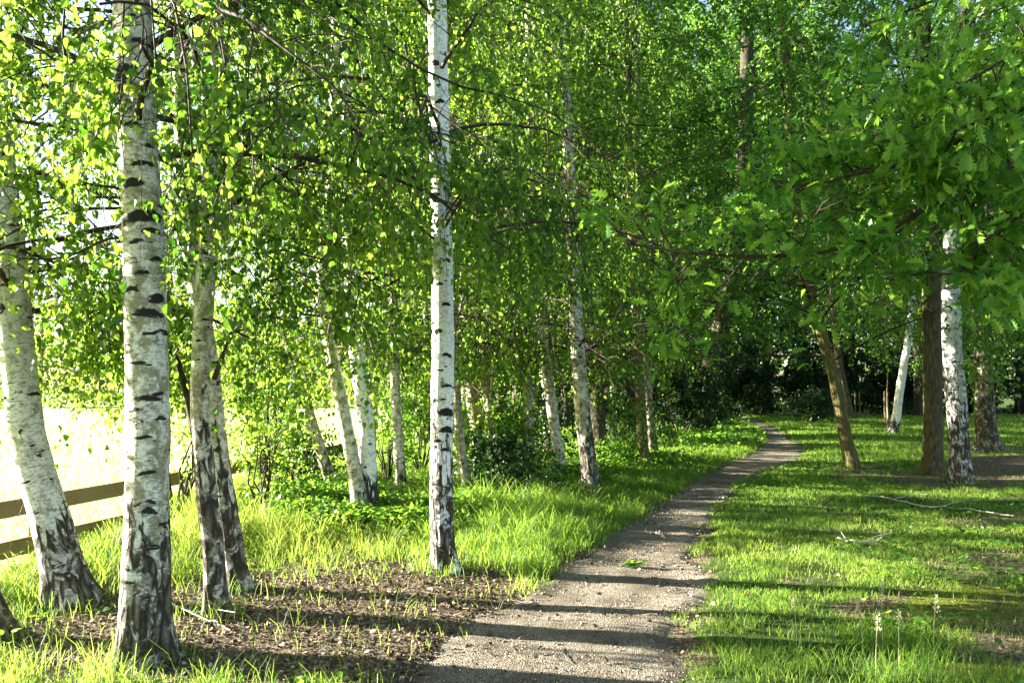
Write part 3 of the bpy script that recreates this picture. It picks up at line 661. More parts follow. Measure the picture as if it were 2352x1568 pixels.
tree('birch_tree', 'large white birch at right with brown cracked lower trunk', 'birch tree', [(2208, 1108), (2202, 1000), (2194, 900), (2186, 780), (2184, 650), (2190, 500), (2205, 350), (2215, 200)], 13.3, 45, 16, 'birch_grey', 45, rough_h=1.25, ridge=.02, flare=.25, r1f=.45,
     **{**mid, 'zlo': 3.4, 'blen': 3.0, 'nb': 30, 'leaf': .07}, zpow=1.2,
     extra=[dict(px=[(2190, 640, 13.3), (2240, 560, 13), (2300, 560, 12.6), (2350, 640, 12.2), (2380, 760, 12)], r=.03, nsub=14, sublen=1.0, ntwig=6, twiglen=.9, nleaf=14),
            dict(px=[(2188, 700, 13.3), (2220, 660, 13), (2260, 700, 12.7), (2290, 780, 12.5)], r=.025, nsub=12, sublen=.8, ntwig=6, twiglen=.8, nleaf=14)])
tree('birch_tree', 'dark rough trunk in shade behind the large white birch', 'birch tree', [(2270, 1035), (2262, 950), (2258, 850), (2256, 700), (2258, 500), (2262, 300)], 20, 44, 17, 'birch_mossy', 46, rough_h=9, ridge=.03, flare=.6, **{**mid, 'zlo': 3.6, 'blen': 3.4, 'nb': 20, 'leaf': .075})
tree('birch_tree', 'slim white birch leaning right at the far side of the lawn', 'birch tree', [(2052, 990), (2060, 950), (2066, 900), (2076, 840), (2086, 780), (2095, 700)], 28, 19, 15, 'birch_white', 47, rough_h=.4, **{**mid, 'zlo': 4.0, 'blen': 3.0, 'leaf': .085})
tree('dark_tree', 'brown leaning trunk far behind the olive leaning tree', 'tree', [(1952, 962), (1945, 925), (1936, 885), (1928, 840), (1920, 780)], 42, 20, 16, 'brown', 48, rough_h=1, ridge_all=.8, nb=14, zlo=5, blen=4.5, **{**leafy, 'leaf': .13, 'sublen': 1.8})
tree('dark_tree', 'black trunk in deep shade between slim birch and brown trunk', 'tree', [(2108, 944), (2110, 900), (2110, 850), (2108, 780)], 46, 22, 18, 'darkbark', 49, rough_h=1, ridge_all=.8, nb=14, zlo=5, blen=4.5, **{**leafy, 'leaf': .13, 'sublen': 1.8})
tree('oak_tree', 'massive dark leaning trunk at the wood edge above the far path', 'oak tree', [(1612, 950), (1618, 910), (1628, 860), (1642, 800), (1658, 740), (1680, 640), (1700, 480), (1712, 300)], 31, 46, 23, 'darkbark', 50, rough_h=1, ridge_all=1., ridge=.03, r1f=.4, nb=44, zlo=4.5, blen=6.0, zpow=1.0, gaps=.15, **{**leafy, 'leaf': .125, 'sublen': 1.9})

# ------------------------------------------------------------------ the oak whose limbs reach in from the right
OAK = dict(hang=.25, nsub=15, sublen=.62, ntwig=5, twiglen=.34, nleaf=8)
oak_ex = [
    dict(px=[(2700, 330, 5.0), (2500, 340, 4.8), (2352, 372, 4.6), (2250, 402, 4.5), (2190, 440, 4.4), (2120, 482, 4.3), (2060, 520, 4.3), (1980, 560, 4.3), (1850, 590, 4.35), (1700, 590, 4.4), (1560, 580, 4.5), (1440, 560, 4.6)], r=.030, r1=.006, nsub=26, sublen=.75, ntwig=5, twiglen=.32, nleaf=8, hang=.25, t0=.25),
    dict(px=[(2330, 378, 4.6), (2280, 366, 4.5), (2200, 350, 4.4), (2130, 360, 4.3), (2070, 382, 4.3), (1990, 392, 4.3), (1900, 420, 4.4), (1780, 430, 4.5)], r=.022, r1=.006, nsub=20, sublen=.6, ntwig=5, twiglen=.32, nleaf=8, hang=.25),
    dict(px=[(2210, 430, 4.45), (2235, 480, 4.4), (2246, 530, 4.3), (2236, 590, 4.3), (2190, 640, 4.2)], r=.020, r1=.006, nsub=9, sublen=.42, ntwig=5, twiglen=.3, nleaf=7, hang=.3),
    dict(px=[(2600, 250, 4.9), (2450, 240, 4.5), (2352, 250, 4.2), (2260, 270, 4.1), (2160, 320, 4.1), (2060, 350, 4.1)], r=.022, r1=.006, nsub=18, sublen=.55, ntwig=5, twiglen=.32, nleaf=8, hang=.25),
    dict(px=[(2600, 120, 4.9), (2480, 80, 4.5), (2380, 100, 4.1), (2300, 140, 3.9), (2220, 190, 3.9), (2150, 240, 3.9)], r=.020, r1=.006, nsub=20, sublen=.5, ntwig=5, twiglen=.32, nleaf=8, hang=.25),
    dict(px=[(2600, 20, 5.2), (2400, -60, 5.0), (2250, -40, 5.0), (2100, 20, 5.2), (1980, 60, 5.4)], r=.022, r1=.006, nsub=14, sublen=.55, ntwig=4, twiglen=.32, nleaf=8, hang=.25),
    dict(px=[(2620, 420, 4.8), (2480, 440, 4.5), (2380, 470, 4.3), (2310, 520, 4.2), (2250, 560, 4.2)], r=.020, r1=.006, nsub=12, sublen=.45, ntwig=5, twiglen=.3, nleaf=7, hang=.3),
]
tree('oak_tree', 'oak with lobed leaves reaching in from the right edge overhead', 'oak tree', None, None, .28, 12, 'darkbark', 60, world_line=[(5.3, 5.6, 0), (5.25, 5.6, 1.5), (5.1, 5.5, 3), (5.0, 5.5, 6)], rough_h=1, ridge_all=1, r1f=.4,
     nb=9, zlo=5.2, blen=3.2, nsub=6, sublen=1.0, ntwig=5, twiglen=.4, nleaf=6, hang=.25, leaf=.092, gaps=.42, leaf_mat='oak_leaf', template=LEAF_OAK, elev=(5, 50), fall=.5, extra=oak_ex, tint=(.45, .28), up_scale=1.4)

# ------------------------------------------------------------------ the wood behind: a few tree kinds, then copies
def copy_tree(o, parent=None):
    c = o.copy(); COL.objects.link(c)
    if parent is not None: c.parent = parent
    for ch in [k for k in kids.get(o.name, [])]: copy_tree(ch, c)
    return c
kids = {}

def wood_tree(name, label, cat, group, kind, seed):
    rng = np.random.default_rng(seed)
    birch = kind == 'birch'
    H = 17 if not birch else 15
    lean = rng.normal(size=2) * .4
    line = [(0, 0, 0), (lean[0] * .3, lean[1] * .3, 4), (lean[0], lean[1], 9), (lean[0] * 1.3, lean[1] * 1.3, H)]
    base = np.zeros(3); e = empty(name, base, label, cat, group)
    me, P, R = trunk_mesh(rng, np.array(line, float), .15 if birch else .24, .05, base, M['birch'] if birch else M['darkbark'], 12, .3, .5, ridge_all=0 if birch else .8, ridge=.02)
    tr = obj('trunk', me, e)
    LP, LD, vs, qs, n0 = [], [], [], [], 0
    nb = 30
    for k in range(nb):
        z = 3.0 + (H - 3.4) * ((k + rng.random()) / nb) ** 1.1
        j = int(np.argmin(np.abs(P[:, 2] - z))); a = k * 2.399 + rng.random()
        L = (2.6 if birch else 4.0) * (.7 + .5 * rng.random()) * (1 - .6 * ((z - 3.4) / (H - 3.4)) ** 2)
        el = math.radians(5 + 40 * rng.random()); s = np.linspace(0, 1, 7)
        hang = 1.0 if birch else .2
        ln = P[j] + np.array([math.cos(a), math.sin(a), 0]) * (s * L * math.cos(el))[:, None] + np.array([0, 0, 1.]) * (s * L * math.sin(el) - .5 * hang * L * s ** 2)[:, None]
        sub, tw, p, dr = foliate(rng, ln, 8, 1.4, 6, .75, 16 if not birch else 18, hang)
        LP.append(p); LD.append(dr)
        V, Q = tubes(ln[None], np.linspace(R[j] * .35 + .01, .012, 7)[None], 5); vs.append(V); qs.append(Q + n0); n0 += len(V)
        V, Q = tubes(sub, np.repeat(np.linspace(.014, .005, 5)[None], len(sub), 0), 3); vs.append(V); qs.append(Q + n0); n0 += len(V)
    br = obj('branch', mesh('branch', np.concatenate(vs), [np.concatenate(qs)], M['twig']), e)
    P_ = np.concatenate(LP); D_ = np.concatenate(LD)
    A, Nn = leaf_frames(rng, D_, 1.0 if birch else .2)
    P_ = P_ + rng.normal(size=P_.shape) * .06
    cr = obj('crown', leaves_mesh('crown', P_, A, Nn, (.10 if birch else .125) * (.7 + .6 * rng.random(len(P_))), np.clip(rng.normal(.45, .25, len(P_)), 0, 1), LEAF_FAR, M['birch_leaf' if birch else 'broad_leaf'], base), e)
    kids[e.name] = [tr, br, cr]
    return e

GW = 'trees of the wood behind the birches'
LW = 'tall dark trunked leafy tree in the wood behind the birches'
LBW = 'tall birch deep in the wood behind the front birches'
w_a = wood_tree('woodland_tree', LW, 'tree', GW, 'broad', 71)
w_b = wood_tree('woodland_tree', LW, 'tree', GW, 'broad', 72)
w_c = wood_tree('woodland_birch', LBW, 'birch tree', 'birches of the wood', 'birch', 73)
spots = [  # x, y, which, scale
    (-3.2, 17.5, 2, .8), (-1.2, 19, 2, .95), (.9, 18.5, 2, .9), (2.4, 21.5, 0, .9), (-2.6, 23, 0, .85), (.2, 24.5, 1, 1), (3.4, 26, 2, 1.0), (6.2, 40, 1, 1.0),
    (-5, 28, 2, .9), (-1.5, 29, 1, 1.05), (2.2, 31, 0, 1.05), (1.0, 41, 0, 1), (4.6, 37, 1, 1.1), (-.5, 37, 0, 1.1), (-5, 37, 0, 1),
    (7, 50, 0, 1.5), (11.5, 55, 1, 1.6), (18, 54.5, 0, 1.6), (24, 54, 1, 1.5), (29, 54, 0, 1.6), (35, 53, 1, 1.5), (41, 53, 0, 1.5),
    (26, 36, 1, 1.05), (21, 29, 0, 1.0), (17.5, 22, 1, .95), (24.5, 42, 2, 1.1), (14, 14.5, 0, .9), (30, 30, 0, 1.1),
    (3, 45, 0, 1.1), (-4, 46, 1, 1.1), (7, 54, 1, 1.6), (15, 57, 0, 1.7), (22, 58, 1, 1.7), (31, 57, 0, 1.7), (40, 58, 1, 1.7), (16, 63, 1, 2.0), (21, 64, 0, 2.0), (26.5, 63, 1, 2.0)]
protos = [w_a, w_b, w_c]; used = set()
rngw = np.random.default_rng(5)
for x, y, k, s in spots:
    o = protos[k] if k not in used else copy_tree(protos[k]); used.add(k)
    o.location = (x, y, float(hgt(x, y)) - .03); o.rotation_euler = (0, 0, rngw.random() * 6.28); o.scale = (s, s, s * (.9 + .2 * rngw.random()))

# ------------------------------------------------------------------ bushes
def bush(name, label, x, y, w, h, nleaf, leaf, mat, seed, group=None, depth=None, tint=(.5, .25), nstem=9, cat='bush', zlow=.05):
    rng = np.random.default_rng(seed)
    z0 = float(hgt(x, y)); base = np.array([x, y, z0])
    e = empty(name, base, label, cat, group)
    depth = depth or w
    lines = []
    for k in range(nstem):
        a = k * 2.399 + rng.random(); s = np.linspace(0, 1, 6); rr = .25 + .75 * rng.random()
        top = np.array([math.cos(a) * w * .42 * rr, math.sin(a) * depth * .42 * rr, h * (.55 + .45 * rng.random())])
        ln = base + top * s[:, None]; ln[:, :2] = base[:2] + top[:2] * (s ** .8)[:, None]
        ln += rng.normal(size=ln.shape) * .04 * h * s[:, None]; ln[0, 2] -= .05
        lines.append(ln)
    lines = np.array(lines)
    V, Q = tubes(lines, np.repeat(np.linspace(.006 + .006 * h, .004, 6)[None], nstem, 0), 5)
    obj('stem', mesh('stem', V, [Q], M['twig'], base), e)
    LP, LD = [], []
    per = max(1, nleaf // (nstem * 7 * 5))
    for ln in lines:
        sub, tw, p, dr = foliate(rng, ln, 7, h * .36 + w * .12, 5, .35, per, .35, t0=zlow)
        LP.append(p); LD.append(dr)
    P_ = np.concatenate(LP); D_ = np.concatenate(LD)
    ok = P_[:, 2] > z0 + .02
    if mat != 'dark_leaf': ok &= cut_sun_gaps(rng, P_, .38)
    P_, D_ = P_[ok], D_[ok]
    A, Nn = leaf_frames(rng, D_, .2)
    P_ = P_ + rng.normal(size=P_.shape) * leaf * .7
    obj('foliage', leaves_mesh('foliage', P_, A, Nn, leaf * (.65 + .7 * rng.random(len(P_))), np.clip(rng.normal(tint[0], tint[1], len(P_)), 0, 1), LEAF_FAR if y > 8 else LEAF_NEAR, M[mat], base), e)
    return e

def bpx(px, py): q = gd(px, py); return q[0], q[1]
bush('bush', 'bright airy birch sapling bush right of the crossing pair', *bpx(600, 1185), 1.0, 1.75, 3200, .05, 'birch_leaf', 101, tint=(.6, .25))
bush('bush', 'sunlit bush beyond the fence end left of the leaning slim birch', *bpx(640, 1130), 1.3, 1.7, 3800, .055, 'bush_leaf', 102, tint=(.6, .25))
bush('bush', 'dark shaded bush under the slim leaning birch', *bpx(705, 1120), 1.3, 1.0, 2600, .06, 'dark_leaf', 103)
bush('bush', 'low green shrub hiding the foot of the slim leaning birch', *bpx(700, 1180), 1.1, .45, 2200, .06, 'bush_leaf', 104)
bush('bush', 'glowing yellow green bush behind the slender straight birch', *bpx(965, 1090), 1.7, 2.2, 5200, .075, 'bush_leaf', 105, tint=(.85, .2))
bush('bush', 'dark green shrub between the sunlit pair and the slender birch', *bpx(890, 1115), .9, 1.5, 2600, .065, 'bush_leaf', 106, tint=(.3, .2))
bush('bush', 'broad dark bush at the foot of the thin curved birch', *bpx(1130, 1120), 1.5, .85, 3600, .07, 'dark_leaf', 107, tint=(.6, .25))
bush('bush', 'low dark bush added for the shade on the tall grass right of the central white birch', *bpx(1175, 1150), 1.5, .6, 3000, .06, 'dark_leaf', 121, tint=(.8, .25))  # added dark bush stands in for shade on the tall grass
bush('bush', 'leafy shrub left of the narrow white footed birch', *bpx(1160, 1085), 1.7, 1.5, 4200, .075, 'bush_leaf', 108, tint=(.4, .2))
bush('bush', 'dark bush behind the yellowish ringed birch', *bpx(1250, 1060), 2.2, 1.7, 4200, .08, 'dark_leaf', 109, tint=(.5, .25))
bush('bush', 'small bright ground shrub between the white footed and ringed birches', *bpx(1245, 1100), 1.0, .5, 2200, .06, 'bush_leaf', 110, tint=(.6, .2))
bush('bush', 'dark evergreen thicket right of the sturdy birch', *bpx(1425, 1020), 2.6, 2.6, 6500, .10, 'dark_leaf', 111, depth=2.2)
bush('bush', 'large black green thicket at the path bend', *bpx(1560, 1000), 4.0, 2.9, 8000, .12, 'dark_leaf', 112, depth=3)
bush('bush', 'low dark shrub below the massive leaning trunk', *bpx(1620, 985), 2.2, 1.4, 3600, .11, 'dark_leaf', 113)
bush('bush', 'low leafy plants left of the thin dark tree', *bpx(1420, 1072), 1.7, .55, 3200, .07, 'bush_leaf', 114, tint=(.35, .2))
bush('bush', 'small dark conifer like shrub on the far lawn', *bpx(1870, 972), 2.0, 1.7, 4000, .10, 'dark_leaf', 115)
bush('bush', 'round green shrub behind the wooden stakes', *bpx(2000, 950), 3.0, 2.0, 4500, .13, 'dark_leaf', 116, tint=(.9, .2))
bush('birch_sapling', 'bright upright birch sapling behind the crossing pair by the fence', -4.05, 9.4, 1.2, 2.3, 5600, .05, 'birch_leaf', 118, tint=(.65, .25), zlow=.2, cat='sapling')
bush('birch_sapling', 'tall sunlit birch sapling between the crossing pair and slim leaning birch', -3.7, 11.6, 1.6, 3.0, 7600, .055, 'birch_leaf', 119, tint=(.65, .25), zlow=.15, cat='sapling')
bush('birch_sapling', 'pale backlit birch sapling growing along the fence in the distance', -4.6, 14.5, 2.4, 3.4, 8600, .065, 'birch_leaf', 120, tint=(.7, .25), zlow=.1, cat='sapling')
bush('bush', 'green shrub beside the fence behind the crossing pair', *bpx(430, 1215), .9, .7, 2200, .055, 'bush_leaf', 117, tint=(.55, .25))
GT = 'dark thicket closing the view at the far end of the lawn'
for k, (x, y, w, h) in enumerate([(13.5, 46.5, 5, 4.2), (18.5, 48, 5, 4.4), (11, 47.5, 6, 5.6), (16, 51, 7, 7.0), (21, 50, 7, 6.6), (26, 50.5, 6, 4.4), (31, 51, 6, 4.4), (36, 50, 6, 4.4), (41, 48, 6, 4.4), (6.5, 43, 5, 4), (2, 41, 5, 4), (-2.5, 40, 5, 3.6), (24.5, 54, 8, 6), (15, 56, 8, 6), (33, 56, 8, 6), (8, 52, 8, 6)]):
    bush('thicket', 'tall thicket under the trees at the far end, shade put into its black green leaves', x, y, w, h, 8000, .19, 'dark_leaf', 200 + k, GT, nstem=12)  # near-black leaves: the shade under the canopy is put into their colour

# far edge of the wood and the hedge beyond the field
def mass(name, label, cat, xy, w, h, nleaf, leaf, mat, seed, tint):
    rng = np.random.default_rng(seed); pts = np.array(xy, float)
    seg = np.linalg.norm(np.diff(pts, axis=0), axis=1); cum = np.concatenate([[0], np.cumsum(seg)])
    u = rng.random(nleaf) * cum[-1]
    x = np.interp(u, cum, pts[:, 0]); y = np.interp(u, cum, pts[:, 1])
    hh = h * (.55 + .45 * fbm(u / 7, 3.3 + seed, 0, 3) * 1.5)
    zz = hh * rng.random(nleaf) ** .75
    a = rng.random(nleaf) * 6.28; rr = w * np.sqrt(rng.random(nleaf)) * (.55 + .6 * vn(u * .35, zz * .4, seed))
    P_ = np.stack([x + np.cos(a) * rr, y + np.sin(a) * rr, hgt(x, y) + zz], -1)
    A, Nn = leaf_frames(rng, rng.normal(size=(nleaf, 3)), .2)
    o = obj(name, leaves_mesh(name, P_, A, Nn, leaf * (.6 + .8 * rng.random(nleaf)), np.clip(rng.normal(tint, .25, nleaf), 0, 1), LEAF_FAR, M[mat], (0, 0, 0)))
    return tag(o, label, cat, kind='stuff')
mass('far_wood', 'dark mass of the wood closing the background', 'wood', [(-8, 62), (10, 70), (30, 70), (60, 62), (75, 40)], 5, 32, 90000, .48, 'broad_leaf', 301, .4)
mass('far_hedge', 'pale hedge beyond the sunlit field', 'hedge', [(-120, 70), (-70, 95), (-35, 100), (-8, 80)], 3, 9, 52000, .45, 'birch_leaf', 302, .95)

# ------------------------------------------------------------------ fence
def box(p0, p1, hw, z0, z1):
    """board from p0 to p1 (xy), half thickness hw, z offset range"""
    p0, p1 = np.asarray(p0, float), np.asarray(p1, float)
    t = unit((p1 - p0)[None])[0]; nn = np.array([-t[1], t[0], 0])
    V = [p + nn * s * hw + np.array([0, 0, z]) for p in (p0, p1) for s in (-1, 1) for z in (z0, z1)]
    Q = [(0, 1, 3, 2), (4, 6, 7, 5), (0, 4, 5, 1), (2, 3, 7, 6), (1, 5, 7, 3), (0, 2, 6, 4)]
    return np.array(V), np.array(Q)
rA, rB = at(0, 1172, 7.6), at(440, 1092, 10.6)
dirf = (rB - rA) / (rB[1] - rA[1])
fz = lambda y: rA[2] + (rB[2] - rA[2]) * (y - rA[1]) / (rB[1] - rA[1])
fx = lambda y: rA[0] + dirf[0] * (y - rA[1])
fe = empty('fence', (fx(9), 9, float(hgt(fx(9), 9))), 'low dark wooden two rail fence along the bright field', 'fence')
fb = np.array(fe.location)
posts = [5.2, 6.55, 8.12, 9.69, 11.3, 13.6, 16]
for y in posts:
    p = np.array([fx(y) - .075, y, 0]); zg = float(hgt(p[0], p[1]))
    V, Q = box(p + np.array([0, -.05, 0]), p + np.array([0, .05, 0]), .05, zg - .2, fz(y) + .16)
    o = obj('post', mesh('post', V, [Q], M['board'], fb, smooth=False), fe)
    m_ = o.modifiers.new('bevel', 'BEVEL'); m_.width = .008
for (a, b) in zip(posts[:-1], posts[1:]):
    for off in (0, -.40):
        V, Q = box((fx(a) , a + .004, fz(a)), (fx(b), b - .004, fz(b)), .018, off - .085, off + .085)
        V[:4, 2] += 0
        o = obj('rail', mesh('rail', V, [Q], M['board'], fb, smooth=False), fe)
        m_ = o.modifiers.new('bevel', 'BEVEL'); m_.width = .006

# ------------------------------------------------------------------ stakes, sapling, fallen wood
def stick(name, label, cat, px, r, mat, group=None, lift=0.0, part=None, parent=None):
    pts = np.array([gd(a, b) for a, b in px]); 
    pts[:, 2] = hgt(pts[:, 0], pts[:, 1]) + r + lift
    ln = polyline(pts, 24)
    ln += np.random.default_rng(int(px[0][0])).normal(size=ln.shape) * r * .5
    V, Q = tubes(ln[None], np.linspace(r, r * .35, 24)[None], 7)
    return tag(obj(name, mesh(name, V, [Q], M[mat], ln[0]), None, ln[0]), label, cat, group)
for px, py, h, lab in [(1965, 962, 1.55, 'left stake of the pair behind the leaning olive tree'), (1975, 960, 1.5, 'right stake of the pair behind the leaning olive tree'),
                       (2033, 985, 1.55, 'left wooden stake beside the young sapling near the slim birch'), (2040, 987, 1.5, 'right wooden stake touching the young sapling near the slim birch')]:
    q = gd(px, py); q[2] = float(hgt(q[0], q[1]))
    ln = q + np.array([[0, 0, -.2], [.01, 0, h * .3], [.0, 0, h * .6], [.015, 0, h * .97], [.015, 0, h]])
    V, Q = tubes(ln[None], np.array([[.036, .034, .034, .032, .02]]), 9)
    V = np.concatenate([V, ln[-1:] + np.array([[0, 0, .01]])]); nv = len(V) - 1
    cap = np.array([(nv - 9 + i, nv - 9 + (i + 1) % 9, nv) for i in range(9)])
    tag(obj('tree_stake', mesh('tree_stake', V, [Q, cap], M['stake'], q), None, q), lab, 'stake', 'stakes of the young trees on the far lawn')
q = gd(2036.5, 984); 
e = tree('sapling', 'thin young sapling tied between two stakes on the lawn', 'sapling', None, None, .025, 3.6, 'brown', 77, world_line=[tuple(q), tuple(q + np.array([.03, 0, 1.2])), tuple(q + np.array([.12, 0, 2.2]))],
         rough_h=1, flare=.1, nb=8, zlo=2.2, blen=.8, nsub=4, sublen=.35, ntwig=3, twiglen=.3, nleaf=8, hang=.3, leaf=.09, leaf_mat='broad_leaf', sides=8)
def forked(name, label, px_main, forks, r, mat, lift=.03):
    pts = np.array([gd(a, b) for a, b in px_main]); pts[:, 2] = hgt(pts[:, 0], pts[:, 1]) + lift
    ln = polyline(pts, 16); ln = ln + np.random.default_rng(len(px_main)).normal(size=ln.shape) * r * .7; vs, qs = tubes(ln[None], np.linspace(r, r * .5, 16)[None], 7); V, Q = [vs], [qs]; n0 = len(vs)
    for f in forks:
        p = np.array([gd(a, b) for a, b in f]); p[:, 2] = hgt(p[:, 0], p[:, 1]) + lift + np.linspace(0, .07, len(p))
        l2 = polyline(p, 10); a, b = tubes(l2[None], np.linspace(r * .6, r * .25, 10)[None], 5); V.append(a); Q.append(b + n0); n0 += len(a)
    return tag(obj(name, mesh(name, np.concatenate(V), [np.concatenate(Q)], M[mat], ln[0]), None, ln[0]), label, 'branch')
forked('fallen_branch', 'long thin pale branch lying across the lawn at right', [(1987, 1140), (2020, 1143), (2050, 1150), (2080, 1156), (2110, 1165), (2160, 1168), (2231, 1173), (2330, 1190)], [[(2050, 1150), (2090, 1146), (2130, 1150)], [(2160, 1168), (2200, 1160), (2250, 1162)], [(2110, 1165), (2140, 1178), (2175, 1180)], [(2231, 1173), (2270, 1186), (2300, 1199)]], .010, 'palewood', .035)
forked('fallen_branch', 'short forked grey branch lying in the sunny grass right of the path', [(1925, 1248), (1965, 1256), (2010, 1258), (2030, 1241)], [[(1940, 1251), (1925, 1262)], [(1990, 1257), (2015, 1250), (2045, 1252)], [(1945, 1252), (1930, 1236), (1915, 1232)]], .009, 'palewood', .05)
forked('fallen_twig', 'whitish dry twig pile on the litter right of the stout birch', [(392, 1394), (430, 1412), (480, 1432), (530, 1455)], [[(410, 1403), (450, 1402), (500, 1412)], [(430, 1412), (470, 1444), (500, 1462)], [(445, 1418), (490, 1420), (540, 1440)], [(400, 1398), (430, 1425), (455, 1450)]], .008, 'palewood')
forked('bark_piece', 'curled scrap of pale bark lying on the gravel path', [(1509, 1222), (1518, 1230), (1531, 1237)], [[(1512, 1226), (1506, 1232)]], .017, 'palewood', .03)
# green oak sprig dropped on the path
q = gd(1446, 1303); q[2] = float(hgt(q[0], q[1])) + .02
rng = np.random.default_rng(9)
e = empty('oak_sprig', q, 'green leafy oak sprig dropped on the gravel path', 'sprig')
ln = q + np.array([[-.09, 0, .01], [-.03, .02, .03], [.04, .0, .03], [.09, -.02, .02]])
V, Q = tubes(ln[None], np.full((1, 4), .0035), 5); obj('stem', mesh('stem', V, [Q], M['twig'], q), e)
nlf = 11; t = rng.random(nlf) * 3; P_ = np.stack([np.interp(t, range(4), ln[:, k]) for k in range(3)], 1) + np.array([0, 0, .008])
A = rng.normal(size=(nlf, 3)) * np.array([1, 1, .25]) + np.array([0, 0, .25]); Nn = rng.normal(size=(nlf, 3)) * .3 + np.array([0, 0, 1.])
obj('foliage', leaves_mesh('foliage', P_, A, Nn, .08 + .04 * rng.random(nlf), rng.random(nlf), LEAF_OAK, M['oak_leaf'], q), e)

# ------------------------------------------------------------------ grass
GR = np.random.default_rng(1234)
def blades(P, h, w, lean, tint):
    N = len(P); a = GR.random(N) * 2 * np.pi
    side = np.stack([np.cos(a), np.sin(a), np.zeros(N)], -1); b = a + np.pi / 2 + GR.normal(size=N) * .5
    bend = np.stack([np.cos(b), np.sin(b), np.zeros(N)], -1) * (lean * h)[:, None]
    up = np.array([0, 0, 1.0])
    p1 = P + bend * .22 + up * (h * .5)[:, None]; p2 = P + bend * .62 + up * (h * .85)[:, None]; p3 = P + bend * 1.15 + up * (h * (1.0 - .30 * np.clip(lean, 0, 1.2)))[:, None]
    w_ = w[:, None]
    V = np.stack([P - side * w_ * .5, P + side * w_ * .5, p1 - side * w_ * .42, p1 + side * w_ * .42, p2 - side * w_ * .27, p2 + side * w_ * .27, p3], 1)
    i = np.arange(N)[:, None] * 7
    Q = np.concatenate([i + np.array([[0, 1, 3, 2]]), i + np.array([[2, 3, 5, 4]])]); Tt = i + np.array([[4, 5, 6]])
    return V.reshape(-1, 3), Q, Tt, np.concatenate([tint, tint, tint])

def sample(y0, y1, dens, xmargin=.6):
    """points in the view wedge with given density per square metre"""
    xm = .70 * y1 + xmargin
    n_ = int(dens * 2 * xm * (y1 - y0))
    x = (GR.random(n_) * 2 - 1) * xm; y = y0 + (y1 - y0) * GR.random(n_)
    ok = np.abs(x) < .70 * y + xmargin
    return x[ok], y[ok]

